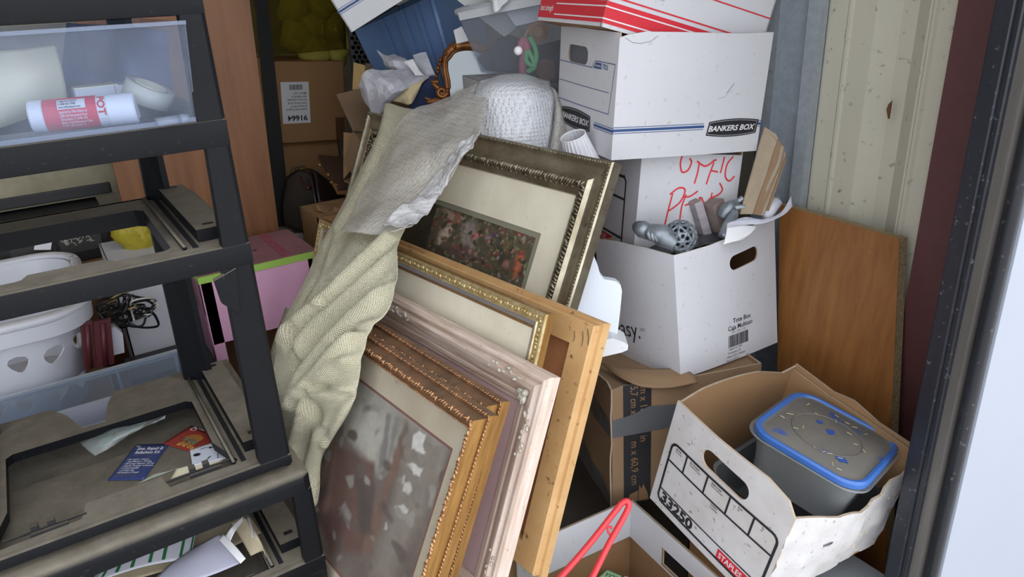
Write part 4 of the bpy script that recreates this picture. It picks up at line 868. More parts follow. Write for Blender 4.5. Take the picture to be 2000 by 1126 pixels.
# white laundry basket with tear-shaped holes
m_bask = mat('white_basket_plastic', (214,216,226), .35, var=.04, dust=.35, dustc=(150,132,108))
bx0, bx1, by0, by1, bz0, bz1 = -.56, .006, 1.86, 2.36, .575, .85
bask = thing('laundry_basket', 'white plastic laundry basket with tear shaped holes behind the black rack', 'basket')
def loop(k, e=0, n=10):
    i = .045*(1-k); return rrect(bx0+i-e, by0+i-e, bx1-i+e, by1-i+e, .11, n)
def lens(cl):
    s = [0]
    for i in range(len(cl)): s.append(s[-1]+math.dist(cl[i], cl[(i+1) % len(cl)]))
    return s
top = loop(1); S_ = lens(top); PER = S_[-1]
def bmap(u, v, w):
    u = u % PER; k = v/(bz1-bz0); cl = loop(k, w)
    for i in range(len(top)):
        if S_[i+1] >= u: f = (u-S_[i])/max(1e-9, S_[i+1]-S_[i]); a, c = cl[i], cl[(i+1) % len(cl)]; return Vector((a[0]+(c[0]-a[0])*f, a[1]+(c[1]-a[1])*f, bz0+v))
    return Vector((*cl[0], bz0+v))
hl = []
tear = lambda c, d, s: [(c+.023*math.sin(q)*(1+.4*math.cos(q))+s*.004*math.cos(q), d+.022*math.cos(q)) for q in [2*math.pi*i/10 for i in range(10)]]
kk = int(PER/.072)
for i in range(kk):
    for j, d in enumerate((.062,.172)): hl.append(tear((i+.5)*PER/kk, d, -1 if i % 2 else 1))
sheet('basket_wall', [(0.0005,0),(PER-.0005,0),(PER-.0005,bz1-bz0),(0.0005,bz1-bz0)], hl, .003, bmap, [m_bask]*2, bask, .03, True)
b = MB(); cl = loop(1, .012); b.tube([(x, y, bz1) for x, y in cl+cl[:2]], .013, 8); b.build('rim', m_bask, bask, True)
b = MB(); cl = loop(1, .020); cl2 = loop(1, .016); n = len(cl); vs = [(x,y,bz1) for x,y in cl]+[(x,y,bz1-.045) for x,y in cl2]; b.add(vs, [(i,(i+1)%n,n+(i+1)%n,n+i) for i in range(n)]); b.build('rim_skirt', m_bask, bask, True)
MB().prism(loop(0), bz0, bz0+.004).build('base', m_bask, bask)
plain_carton('brown_carton', 'brown carton under the white laundry basket', (-.58,1.93,0), (.02,2.38,.572), m_kd)
# clear bins in front of it
m_bin = clear('clear_bin_plastic', (196,204,216), .22, .2, (226,232,240)); m_binrim = clear('clear_bin_rim', (214,220,228), .6, .2)
def bin_(name, label, r0, r1, z0, z1, m, mr, rim=.012):
    root = thing(name, label, 'bin'); taper(root, 'x', r0, r1, z0, z1, .002, m); x0, y0, x1, y1 = r1
    b = MB(); b.box((x0-rim,y0-rim,z1-.004),(x1+rim,y0+.002,z1)); b.box((x0-rim,y1-.002,z1-.004),(x1+rim,y1+rim,z1)); b.box((x0-rim,y0,z1-.004),(x0+.002,y1,z1)); b.box((x1-.002,y0,z1-.004),(x1+rim,y1,z1)); b.box((x0-rim,y0-rim,z1-.018),(x1+rim,y0-rim+.002,z1-.004)); b.box((x0-rim,y1+rim-.002,z1-.018),(x1+rim,y1+rim,z1-.004)); b.build('rim', mr, root)
    return root
bn = bin_('storage_bin', 'long clear storage bin between the rack and the laundry basket', (-.40,1.69,.18,1.815), (-.42,1.68,.195,1.825), .44, .70, m_bin, m_binrim)
for x in (-.25,-.1,.03,.16): MB().box((x,1.828,.46),(x+.006,1.834,.69)).build('rib', m_binrim, bn)
o = MB().box((-.12,1.70,.446),(.06,1.80,.60), bev=.004).build('blue_folder_box', mat('slate_blue_card', (110,124,150), .6, var=.1)); tag(o, 'slate blue box inside the long clear bin', 'box')
o = MB().box((.07,1.70,.446),(.165,1.80,.62), bev=.004).build('mauve_box', mat('mauve_card', (126,112,132), .6, var=.1)); tag(o, 'mauve box inside the long clear bin', 'box')
bin_('frosted_tub', 'frosted plastic tub just behind the notch of the rack', (-.34,1.572,-.01,1.655), (-.36,1.566,.006,1.662), .46, .705, clear('frosted_plastic', (206,206,222), .62, .35), m_binrim, .006)
plain_carton('brown_carton', 'flat brown carton under the clear bins behind the rack', (-.45,1.57,0), (.21,1.86,.438), m_kd)
# dusty beige machine with a black recess on a parts case
m_mach = mat('dusty_beige_casing', (150,144,122), .7, rgb2=(120,114,94), vscale=9, dust=.3)
mach = thing('desktop_machine', 'dusty beige machine with a black recessed front behind the rack', 'machine')
a = PY(0,345,2.5); x1_ = PY(238,375,2.5).x; zb = .955; zt = PY(120,330,2.5).z
smooth_angle(MB().box((-.42,2.52,zb),(x1_,2.85,zt), bev=.02).build('casing', m_mach, mach), 50)
MB().box((-.38,2.514,zb+.01),(PY(218,372,2.515).x,2.535,PY(120,370,2.515).z), bev=.004).build('recess', m_ink, mach)
G = grid_surface([[PY(x, y, 2.55)+Vector((0,0,.0)) for x, y in r_] for r_ in ([(60,338),(110,328),(170,318),(232,314)],[(80,345),(120,336),(180,326),(240,322)])], 5, 3); adopt(net_obj('dust_cloth', G, mat('grey_rag', (150,142,132), .8, var=.3, vscale=40), None, .003, lambda a_, b_, p: .01*noise.noise(p*30)), mach)
case = thing('parts_case', 'dark compartment case with clear lids of small hardware', 'case')
cx0, cx1 = -.16, PY(215,470,2.42).x; MB().box((cx0,2.42,.80),(cx1,2.80,.95), bev=.003).build('case_body', mat('black_case', (34,34,36), .5), case)
for i in range(2): 
    xx = cx0+.03+i*(cx1-cx0-.04)/2; MB().box((xx,2.416,.83),(xx+(cx1-cx0-.06)/2,2.421,.93)).build('clear_lid', clear('case_lid', (96,94,92), .5, .2), case)
b = MB(); r = random.Random(5)
for i in range(60):
    c = Vector((PY(140+r.gauss(0,14), 465+r.gauss(0,6), 2.413))); q = r.random()*3; b.tube([c, c+Vector((math.cos(q)*.012, 0, math.sin(q)*.012))], .0016, 5)
o = b.build('small_hardware', mat('pale_metal_bits', (170,166,156), .5, metal=.2), case); o['kind'] = 'stuff'
quad('white_card', [PY(72,448,2.40),PY(105,446,2.40),PY(99,487,2.40),PY(66,487,2.40)], m_paper, case)
plain_carton('brown_carton', 'tall brown carton under the parts case behind the rack', (-.45,2.41,0), (.16,2.9,.798), m_kd)
# white carton with slot, yellow mesh bag
wc = plain_carton('white_carton', 'tall white carton with a slot under the yellow mesh bag', (.085,2.08,0), (.235,2.30,.875), mat('grey_white_carton', (196,196,204), .6))
MB().box((.03,-.003,.80),(.055,.001,.845)).build('hand_slot', m_ink, wc)
m_yel = clear('yellow_mesh', (176,160,44), .86, .4, bump=90)
yb = thing('mesh_bag', 'crumpled yellow mesh bag on the tall white carton', 'bag')
b = MB(); b.ball((0,0,0), 1, 20); c0 = P(272,455,2.28)
vs = [c0+Vector((v.x*.058+.02*noise.noise(v*2), v.y*.05, v.z*.062))*(1+.5*noise.noise(v*1.7+Vector((3,1,2)))) for v in b.v]; obj('bag_net', vs, b.f, m_yel, yb, True)
b = MB()
for i in range(26):
    a = 2*math.pi*i/26; b.tube([c0+Vector((.012*math.cos(a), .01*math.sin(a)-.052, .062)), c0+Vector((.034*math.cos(a), .02*math.sin(a)-.056, .082+.01*math.sin(3*a)))], .0018, 5)
b.build('gathered_neck', m_yel, yb)
# cables, binders and tray beside the basket
m_cab = mat('black_cable', (24,24,26), .45); m_cabw = mat('white_cable', (190,188,180), .5); m_cabt = mat('tan_cable', (150,132,86), .5)
r = random.Random(11)
for i in range(13):
    pts = []; cx_, cy_ = 245+r.uniform(-25,45), 600+r.uniform(-15,30)
    for k in range(7): a = k*1.1+i; pts.append(PY(cx_+r.uniform(18,42)*math.cos(a), cy_+r.uniform(10,28)*math.sin(a), 1.92+r.uniform(-.02,.06)))
    m = m_cab if i not in (2,7,10) else (m_cabw if i != 10 else m_cabt)
    tag(MB().tube(spline(pts, 5), .0032 if m is m_cab else .0024, 6).build('power_cable', m, None, True), ('black cable' if m is m_cab else 'tan cable' if m is m_cabt else 'white cable')+' in the tangle on the black perforated tray', 'cable', 'tangled cables')
tray = thing('perforated_tray', 'black perforated tray under the cable tangle', 'tray')
t0 = PY(268,655,1.97); t1 = PY(345,640,1.97)
MB().box((.06,1.90,.56),(.262,2.05,.62)).build('tray_body', mat('dark_tray', (40,40,42), .5), tray)
for i in range(7):
    for j in range(2): MB().box((.19+.010*i,1.899,.585+.014*j),(.194+.010*i,1.9005,.589+.014*j)).build('hole', m_ink, tray)
plain_carton('brown_carton', 'brown carton under the black perforated tray', (.04,1.89,0), (.262,2.06,.558), m_kd)
m_bind = mat('maroon_binder', (88,34,40), .45, var=.12)
for i, (xa, xb, ya) in enumerate(((157,180,626),(182,216,622))):
    p = [PY(xa,ya+8,1.88),PY(xb,ya,1.88),PY(xb+8,ya+88,1.88),PY(xa+8,ya+96,1.88)]; root = thing('binder', 'maroon binder standing %s the white paper box' % ('next to' if i else 'between the basket and another binder near'), 'binder', None, 'maroon binders')
    dpt = Vector((0,.012,0)); vs = p+[q+dpt for q in p]; obj('cover', vs, [(0,1,2,3),(7,6,5,4),(0,4,5,1),(1,5,6,2),(2,6,7,3),(3,7,4,0)], m_bind, root); MB().tube([p[0].lerp(p[1],.5)+Vector((0,-.002,-.005)), p[3].lerp(p[2],.5)+Vector((0,-.002,0))], .006, 8).build('spine_ridge', m_bind, root, True)
o = MB().prism([(0,0),(.06,0),(.075,.10),(.05,.145),(.0,.135)], 0, .06, Matrix(((1,0,0,PY(216,690,1.885).x),(0,0,1,1.9),(0,1,0,PY(216,700,1.885).z),(0,0,0,1))) @ Matrix.Scale(.5,4)).build('white_paper_box', m_wp2, recalc=True); tag(o, 'small white box wedged between the maroon binders and the cables', 'box')
# wooden cabinet side
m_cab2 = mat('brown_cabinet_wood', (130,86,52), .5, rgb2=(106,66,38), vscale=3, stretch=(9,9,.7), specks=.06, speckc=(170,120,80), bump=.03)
cab = thing('wooden_cabinet', 'tall brown wooden cabinet standing behind the black rack', 'cabinet')
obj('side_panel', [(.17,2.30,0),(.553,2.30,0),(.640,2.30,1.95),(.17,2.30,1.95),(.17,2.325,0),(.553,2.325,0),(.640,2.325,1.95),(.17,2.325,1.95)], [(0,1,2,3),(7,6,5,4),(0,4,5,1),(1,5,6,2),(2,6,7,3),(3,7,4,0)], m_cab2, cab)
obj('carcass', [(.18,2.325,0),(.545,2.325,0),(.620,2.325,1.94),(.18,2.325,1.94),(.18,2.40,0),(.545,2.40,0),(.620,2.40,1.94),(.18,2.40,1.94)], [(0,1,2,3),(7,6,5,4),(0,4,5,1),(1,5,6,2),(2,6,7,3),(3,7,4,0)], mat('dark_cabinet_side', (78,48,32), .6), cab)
# pink desk
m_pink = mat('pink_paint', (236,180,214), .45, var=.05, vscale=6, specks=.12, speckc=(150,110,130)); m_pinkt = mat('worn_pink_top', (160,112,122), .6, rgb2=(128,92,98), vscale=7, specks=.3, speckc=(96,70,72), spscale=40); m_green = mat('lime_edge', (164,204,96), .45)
desk = thing('child_desk', 'pink child desk with a lime green edge below the wooden cabinet', 'desk')
dx0, dx1, dy0, dy1, dz = .276, .600, 1.97, 2.235, .823
MB().box((dx0,dy0+.003,dz-.018),(dx1,dy1,dz)).build('desk_top', m_pinkt, desk); MB().box((dx0-.003,dy0-.003,dz-.019),(dx1+.003,dy0+.003,dz-.0005)).build('edge_band', m_green, desk); MB().box((dx0-.003,dy0,dz-.019),(dx0,dy1,dz-.0005)).build('edge_band', m_green, desk)
MB().box((dx1-.095,dy0+.01,dz),(dx1-.07,dy1-.002,dz+.0012)).build('checked_tape', mat('rose_check', (170,96,110), .6, rgb2=(140,70,84), vscale=70), desk)
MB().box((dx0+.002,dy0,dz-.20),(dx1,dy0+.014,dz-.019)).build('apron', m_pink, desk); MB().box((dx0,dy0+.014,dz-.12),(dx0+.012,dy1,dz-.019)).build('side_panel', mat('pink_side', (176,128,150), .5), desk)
for x, y in ((dx0,dy0),(dx1-.03,dy0),(dx0,dy1-.03),(dx1-.03,dy1-.03)): MB().box((x,y,0),(x+.03,y+.03,dz-.02)).build('leg', m_pink, desk)
b = MB(); b.prism([(.0,.0),(.012,.004),(.018,-.002),(.008,-.006)], 0, .001, Matrix.Translation((.43,2.09,dz))); b.build('paint_chip', m_ink, desk); b = MB(); b.prism([(.0,.0),(.008,.004),(.016,.002),(.010,-.005)], 0, .001, Matrix.Translation((.45,2.094,dz))); b.build('paint_chip', m_ink, desk)
# ---------------- back centre ----------------
d = (.289,.30,.311)
b91, f91 = carton('labelled_carton', 'brown carton with an upside-down white label reading 91664', (.81,2.955,.957), .6, (2,5), d, m_kd, m_kd)
MB().box((.002,.002,.305),(.287,.298,.310)).build('top_flaps', m_kd, b91)
D = Decal(); D.poly([(.028,.075),(.140,.075),(.140,.235),(.028,.235)], 1); 
D.text('91664', .028, (.128,.105), 180, 0, z=.0006, bold=.03, sx=1.15); D.bars(.062,.205,.115,.225, 24, 8, 0, z=.0006)
for i, s in enumerate(('Quality Park Products', 'Envelope 500 CT', 'White Wove 24 LB', 'Side Seam Gummed', 'Ref 91664 9x12', 'Made in USA')): D.text(s, .0105, (.128,.132+.0125*i), 180, 0, z=.0006, sx=.9, bold=.01)
D.build('label', [m_ink, m_paper], b91, f91['front'])
D = Decal(); D.poly([(.245,.0),(.285,.0),(.285,.09),(.245,.09)], 0); D.build('tape_patch', mat('brown_tape', (96,66,44), .3), b91, f91['front'])
plain_carton('brown_carton', 'plain brown carton directly under the 91664 carton', (.80,3.01,.64), (1.08,3.29,.948), m_kd); plain_carton('brown_carton', 'lowest brown carton of the stack under the 91664 carton', (.78,2.96,0), (1.10,3.28,.638), m_kd)
# black strip added to stand for the darkness in the gap
bb = thing('black_strip', 'narrow black strip added for the darkness in the gap beside the wooden cabinet', 'board')
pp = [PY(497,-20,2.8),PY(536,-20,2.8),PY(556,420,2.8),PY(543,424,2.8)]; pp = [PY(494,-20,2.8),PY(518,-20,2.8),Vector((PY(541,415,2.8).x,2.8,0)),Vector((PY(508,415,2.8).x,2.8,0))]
quad('strip_face', pp, mat('flat_black', (20,20,21), .7), bb, .02)
# olive tinted bag of yellow sponges on the carton
ol = thing('sponge_tub', 'big dim clear tub of yellow sponges on the 91664 carton', 'bin')
taper(ol, 'x', (.83,2.99,1.16,3.22), (.80,2.97,1.20,3.25), 1.285, 1.75, .003, clear('olive_tint', (110,106,62), .12, .25, (232,228,200)))
m_spo = mat('yellow_sponge', (186,176,80), .9, var=.3, vscale=30, bump=.4); r = random.Random(2)
for px, py, rr in ((655,105,.075),(625,15,.08),(580,70,.085),(610,95,.09),(650,55,.08),(685,80,.08),(575,20,.08),(610,50,.085)):
    b = MB(); c = PY(px, py, 3.06); b.ball((0,0,0), 1, 14); vs = [c+v*rr*.8*(1+.35*noise.noise(v*1.5+Vector((px,py,0)))) for v in b.v]; tag(obj('yellow_sponge', vs, b.f, m_spo, None, True), 'yellow sponge heaped inside the dim clear tub', 'sponge', 'sponges in the dim tub')
# open carton with splayed flaps
fc = thing('open_carton', 'open brown carton with splayed flaps beside the 91664 carton', 'box')
quad('flap', [P(657,186,2.60),P(706,174,2.66),P(738,262,2.55),P(690,256,2.45)], m_kraft2, fc, .004)
quad('flap', [P(692,122,2.78),P(714,128,2.74),P(712,172,2.72),P(690,176,2.76)], mat('pale_board_inside', (196,164,110), .8), fc, .004)
quad('flap', [P(714,124,2.80),P(742,128,2.82),P(738,172,2.80),P(712,172,2.76)], m_kraft2, fc, .004)
quad('panel', [P(672,258,2.56),P(722,262,2.52),P(720,290,2.50),P(672,350,2.58)], m_kraft, fc, .004)
quad('panel', [P(690,256,2.47),P(722,300,2.46),P(718,372,2.48),P(672,318,2.56)], m_kraft2, fc, .004)
quad('panel', [P(738,180,2.62),P(800,190,2.70),P(800,330,2.75),P(722,330,2.64)], m_kraft2, fc, .004)
quad('base', [P(672,352,2.58),P(720,372,2.50),P(800,335,2.75),P(740,320,2.85)], m_kraft2, fc, .004)
plain_carton('brown_carton', 'brown carton standing under the open carton with splayed flaps', (.94,2.32,0), (1.22,2.62,.90), m_kd)
# dark leather bag, brown lid with brass studs, small carton, shelf board
m_leath = mat('dark_leather', (42,28,26), .4, var=.25, vscale=20); m_leathr = mat('oxblood_leather', (74,24,26), .4, var=.2)
lb = thing('leather_bag', 'dark leather bag standing open on the grey shelf board', 'bag')
Gq = lambda pts: grid_surface([[P(*p) for p in r_] for r_ in pts], 5, 5)
adopt(net_obj('body', Gq([[(566,345,2.92),(590,332,2.85),(612,345,2.80)],[(558,400,2.92),(590,395,2.82),(622,400,2.76)],[(562,440,2.92),(595,452,2.84),(628,455,2.80)]]), m_leath, None, .012), lb)
adopt(net_obj('body', Gq([[(610,335,2.82),(650,370,2.86),(690,395,2.95)],[(618,390,2.78),(655,410,2.84),(690,420,2.95)],[(626,455,2.80),(660,458,2.85),(690,455,2.95)]]), m_leath, None, .012), lb)
adopt(net_obj('flap', Gq([[(584,332,2.88),(606,338,2.82),(620,390,2.76)],[(600,328,2.95),(622,345,2.9),(640,392,2.83)],[(612,330,3.0),(640,350,2.98),(690,392,2.93)]]), m_leath, None, .008), lb)
adopt(MB().tube(spline([P(586,345,2.80),P(592,360,2.78),P(602,368,2.77),P(606,362,2.78)], 5), .006, 6).build('handle', m_leathr, None, True), lb)
adopt(net_obj('red_lining', Gq([[(624,392,2.755),(660,390,2.83),(690,392,2.9)],[(626,400,2.75),(660,399,2.83),(690,400,2.9)]]), m_leathr, None, .004), lb)
for i in range(3): adopt(MB().tube(spline([P(568+6*i,342,2.9),P(570+6*i,330,2.88),P(578+6*i,324,2.87),P(584+6*i,326,2.88)], 4), .0022, 5).build('zip_pull', m_silverd, None, True), lb)
o = quad('blue_folder', [P(584,331,3.02),P(622,333,3.0),P(622,350,3.0),P(584,350,3.02)], mat('blue_card', (58,70,124), .5), None, .006); tag(o, 'blue folder edge sticking up behind the dark leather bag', 'folder')
st = thing('studded_lid', 'dark brown lid with brass studs lying above the leather bag', 'lid')
q4 = [P(621,308,2.78),P(672,313,2.80),P(742,362,2.70),P(660,376,2.62)]; quad('lid_panel', q4, mat('dark_brown_wood', (72,48,38), .5, var=.15), st, .014)
for px, py in ((625,322),(641,341),(648,356)): adopt(MB().ball(P(px,py,2.63+.0), .007, 8).build('brass_stud', m_gold, None, True), st)
quad('brown_edge', [P(648,356,2.63),P(660,378,2.61),P(690,378,2.63),P(700,372,2.65)], mat('tan_edge', (128,84,52), .6), st, .006)
sb_ = thing('shelf_board', 'grey shelf board with a white front edge under the leather bag', 'shelf')
e = PY(548,455,2.62); MB().box((.66,2.64,.655),(1.02,2.94,.672)).build('shelf_top', mat('grey_laminate', (120,118,112), .6), sb_); MB().box((.64,2.62,.640),(1.02,2.64,.676)).build('front_edge', mat('white_edge', (196,196,196), .5), sb_)
for x in (.66, 1.0): MB().box((x,2.66,0),(x+.02,2.93,.655)).build('side_panel', mat('grey_laminate', (120,118,112), .6), sb_)
sm = plain_carton('small_open_carton', 'small brown carton behind the cream cloth by the pink desk', (.70,2.24,.42), (.90,2.42,.835), m_kd)
plain_carton('brown_carton', 'low brown carton under the small carton by the pink desk', (.69,2.235,0), (.91,2.43,.418), m_kd)
adopt(net_obj('crumpled_liner', Gq([[(615,402,2.52),(640,398,2.56),(668,402,2.6)],[(620,412,2.50),(645,420,2.48),(668,412,2.52)]]), m_kraft, None, .002, lambda a_, b_, p: .01*noise.noise(p*35)), sm)
adopt(quad('tan_card', [P(652,405,2.5),P(668,410,2.5),P(660,430,2.48),P(648,424,2.48)], m_kraft, None, .003), sm)
# blue tote with a file box tipped on it
m_tote = mat('blue_tote_plastic', (104,134,180), .38, var=.06)
bt = thing('blue_tote', 'tilted blue plastic tote behind the gold mirror', 'tote')
E1, E0, L1, L0, R1, R0 = P(843,-8,2.50), P(900,190,2.62), P(694,60,2.76), P(778,235,2.86), P(930,-60,2.74), P(960,140,2.84)
B1, B0 = L1+R1-E1, L0+R0-E0
for nm, q in (('side_panel', (L1,E1,E0,L0)), ('side_panel', (E1,R1,R0,E0)), ('side_panel', (R1,B1,B0,R0)), ('side_panel', (B1,L1,L0,B0)), ('base', (L0,E0,R0,B0))): quad(nm, q, m_tote, bt, .003)
nl = (E1-L1).cross(L0-L1).normalized(); nl = nl if nl.dot(CAM-L1) > 0 else -nl
for f, g in ((.36,.40),(.56,.66),(.80,.84)):
    q = [L1.lerp(E1, f), L1.lerp(E1, g), L0.lerp(E0, g), L0.lerp(E0, f)]; quad('rib', [p+nl*.006 for p in q], m_tote, bt, .006)
adopt(MB().tube([E1+nl*.004, E0+nl*.004], .008, 8).build('corner_bead', m_tote, None, True), bt)
plain_carton('brown_carton', 'brown carton deep in the pile under the blue tote', (.98,2.02,.50), (1.38,2.46,.95), m_kd) if False else None
q = P(685,62,2.22)
d = (.396,.30,.262)
tip, tf2 = carton('file_box', 'white file box with thin blue stripes tipped over the blue tote', (.86,2.16,1.389), -22.0, (-8,-26), d, m_white, m_white)
MB().box((-.004,-.004,.258),(.400,.304,.266)).build('lid', m_white, tip)
D = Decal(); D.line([(0,.064),(.396,.064)], .006, 0); D.line([(0,.071),(.396,.071)], .0015, 0); D.line([(0,.057),(.396,.057)], .0015, 0); D.build('print', m_blue, tip, tf2['front'])
# black crate with hexagonal holes
hx = thing('mesh_crate', 'black plastic crate with a hexagon mesh behind the blue tote', 'crate')
hexes = []; sz = .0085
for i in range(9):
    for j in range(17):
        c = (.016+i*.0195+(.00975 if j % 2 else 0), .014+j*.0168); hexes.append([(c[0]+sz*math.cos(R_(60*k+30)), c[1]+sz*math.sin(R_(60*k+30))) for k in range(6)])
HM = (P(745,60,2.70), P(690,60,2.70), P(700,165,2.72)); o_ = P(690,172,2.98); exx = (P(760,172,2.98)-o_).normalized(); ezz = Vector((.02,0,1)).normalized()
nrm = exx.cross(ezz).normalized()
sheet('mesh_panel', [(0,0),(.20,0),(.20,.30),(0,.30)], hexes, .004, lambda u, v, w: o_+exx*u+ezz*v+nrm*w, [mat('crate_black', (26,25,24), .5)]*2, hx)
for u in (.0,.194): MB().box((0,0,0),(.006,.25,.30), M=Matrix((exx, -nrm, ezz)).transposed().to_4x4()).build('side', MATS['crate_black'], hx, M=Matrix.Translation(o_+exx*u))
MB().box((0,.245,0),(.20,.25,.30), M=Matrix((exx, -nrm, ezz)).transposed().to_4x4()).build('back', mat('crate_inside', (60,48,34), .7), hx, M=Matrix.Translation(o_))
MB().box((0,0,-.004),(.20,.25,0), M=Matrix((exx, -nrm, ezz)).transposed().to_4x4()).build('base', MATS['crate_black'], hx, M=Matrix.Translation(o_))
# ---------------- mirror, bin of toys, papers ----------------
m_mirg = mat('antique_gold', (150,96,48), .38, metal=.55, rgb2=(92,54,28), vscale=24)
def pz(x, y, d=2.02): return P(800+x/3.754, y/3.754, d+.26)
mir = thing('ornate_mirror', 'ornate antique gold scroll mirror standing in front of the blue tote', 'mirror')
arch = [(620,430),(560,370),(480,336),(400,330),(330,350),(280,395),(258,450),(258,520),(272,590),(276,650)]
adopt(MB().tube(spline([pz(*q) for q in arch], 6), [.013+.004*math.sin(i*.10) for i in range(len(arch)*6-5)], 12).build('arch_moulding', m_mirg, None, True), mir)
inner = [(p[0]+(16 if i > 4 else 4), p[1]+(26 if i < 6 else 0)) for i, p in enumerate(arch)]
adopt(MB().tube(spline([pz(x, y, 2.012) for x, y in inner], 6), .0045, 8).build('inner_bead', m_mirg, None, True), mir)
def scroll(cx_, cy_, r0, turns, a0, dr, rad, nm='scroll'):
    pts = []
    for i in range(int(turns*14)): a = a0+2*math.pi*i/14; q = r0*(1-i/(turns*14)*.85); pts.append(pz(cx_+q*math.cos(a), cy_+q*math.sin(a), 2.005))
    n = len(pts); adopt(MB().tube(pts, [rad*(1-.5*i/n) for i in range(n)], 8).build(nm, m_mirg, None, True), mir)
scroll(238,676,40,1.6,0,0,.0085); scroll(228,768,42,1.5,-1,0,.008)
adopt(MB().tube(spline([pz(276,650),pz(262,720),pz(210,730),pz(160,735),pz(110,715)], 5), [.009,.009,.009,.008,.008,.008,.007,.007,.007,.007,.006,.006,.006,.006,.005,.005,.005,.004,.004,.003,.002], 8).build('acanthus_leaf', m_mirg, None, True), mir)
for pts in ([(200,735),(160,745),(125,750)], [(195,745),(160,775),(140,800),(135,830)], [(210,600),(175,600),(160,590)], [(215,650),(180,620),(170,600)]):
    adopt(MB().tube(spline([pz(*q, 2.008) for q in pts], 4), [.010-.0008*i for i in range(len(pts)*4-3)], 8).build('acanthus_leaf', m_mirg, None, True), mir)
for x, y, r_ in ((225,440,.0075),(222,470,.006),(208,500,.0075),(206,528,.006),(196,560,.0065),(330,345,.006),(262,395,.005)): adopt(MB().ball(pz(x, y, 2.0), r_, 8).build('bead', m_mirg, None, True), mir)
m_mirror = mat('mirror_glass', (104,108,110), .1, metal=1)
gp = [(262,460),(284,402),(330,362),(400,344),(480,350),(560,385),(620,440),(640,560),(640,760),(600,900),(300,900),(280,780),(300,700),(290,620),(270,540)]
Vv, Ff = cdt(gp, (), 60); adopt(obj('glass', [pz(x, y, 2.018) for x, y in Vv]+[pz(x, y, 2.03) for x, y in Vv], Ff+[tuple(i+len(Vv) for i in f)[::-1] for f in Ff], m_mirror), mir)
# clear bin of toys on a white carton
m_toyb = clear('hazy_bin_plastic', (190,192,198), .09, .22, (236,238,242))
tb_ = thing('toy_bin', 'hazy clear bin of toys and craft bits beside the white file box', 'bin')
E1, E0, L1, L0, R1, R0 = P(1128,-30,2.06), P(1092,172,2.04), P(893,24,2.08), P(941,140,2.05), P(1200,-60,2.34), P(1170,140,2.32)
B1, B0 = L1+R1-E1, L0+R0-E0
for nm, q in (('front_panel', (L1,E1,E0,L0)), ('side_panel', (E1,R1,R0,E0)), ('back_panel', (R1,B1,B0,R0)), ('side_panel', (B1,L1,L0,B0)), ('base', (L0,E0,R0,B0))): quad(nm, q, m_toyb, tb_, .002)
adopt(MB().tube([B1,L1,E1,R1], .009, 8).build('rim', clear('bin_rim_plastic', (200,202,206), .6, .25), None, True), tb_)
quad('rim_band', [L1+Vector((0,0,.004)),E1+Vector((0,0,.004)),E1.lerp(E0,.12)+Vector((0,-.008,0)),L1.lerp(L0,.14)+Vector((-.006,-.006,0))], MATS['bin_rim_plastic'], tb_, .002)
def toy(name, label, cat, o): return tag(o, label, cat)
m_pinkt2 = mat('pink_toy', (214,120,138), .5); m_grt = mat('green_ribbon', (120,206,136), .5); m_wood = mat('round_wood', (170,124,74), .6, var=.2, vscale=20); m_yst = mat('yellow_stick', (206,178,110), .5)
c = P(1052,62,2.08); ax_ = (c-CAM).normalized()
rl = thing('wooden_spool', 'round wooden spool end inside the toy bin', 'spool', Matrix.Translation(c) @ ax_.to_track_quat('Z','Y').to_matrix().to_4x4()); MB().lathe([(0,-.002),(.024,-.002),(.027,.002),(.027,.012),(.020,.016),(.020,.05),(0,.05)], 24).build('spool_body', m_wood, rl, True); MB().lathe([(.012,-.004),(.018,-.004),(.018,-.0015),(.012,-.0015)], 20).build('spool_ring', m_kraft, rl, True)
toy('yellow_stick', 'thin yellow stick slanting inside the toy bin', 'stick', MB().tube([P(1040,46,2.09),P(1006,100,2.09)], .003, 6).build('yellow_stick', m_yst, None, True))
b = MB(); b.tube(spline([P(1016,98,2.08),P(1022,80,2.08),P(1030,92,2.08),P(1022,120,2.08),P(1022,150,2.09)], 5), .012, 8); toy('', 'soft pink toy inside the toy bin', 'toy', b.build('pink_toy', m_pinkt2, None, True))
toy('', 'small white pom-pom by the pink toy in the bin', 'toy', MB().ball(P(1012,99,1.905), .011, 12).build('pom_pom', m_paper, None, True))
b = MB(); b.tube(spline([P(1034,72,2.06),P(1044,90,2.06),P(1048,112,2.06),P(1040,128,2.06),P(1028,118,2.06),P(1032,100,2.06),P(1044,128,2.06),P(1030,140,2.07)], 6), .007, 6); toy('', 'looped mint green ribbon inside the toy bin', 'ribbon', b.build('mint_ribbon', m_grt, None, True))
toy('', 'dark cloth bundle filling the bottom of the toy bin', 'cloth', net_obj('dark_cloth', Gq([[(935,118,2.16),(985,70,2.16),(1040,90,2.18),(1100,80,2.21)],[(945,132,2.14),(990,108,2.13),(1045,118,2.12),(1095,120,2.14)],[(950,138,2.13),(1000,142,2.10),(1050,150,2.08),(1090,160,2.08)]]), mat('plum_cloth', (70,66,78), .8, var=.3, vscale=12), None, .004, lambda a_, b_, p: .012*noise.noise(p*18)))
toy('', 'rust brown block low at the right of the toy bin', 'block', MB().box((-.02,-.02,-.03),(.02,.02,.03), bev=.004, M=Matrix.Translation(P(1064,140,2.09))).build('rust_block', mat('rust_block', (128,84,66), .6)))
toy('', 'pale grey plastic tray lying in the top of the toy bin', 'tray', quad('pale_tray', [P(880,-10,2.14),P(962,-30,2.14),P(1040,30,2.14),P(985,72,2.14)], clear('pale_lid', (186,188,186), .7, .3), None, .003))
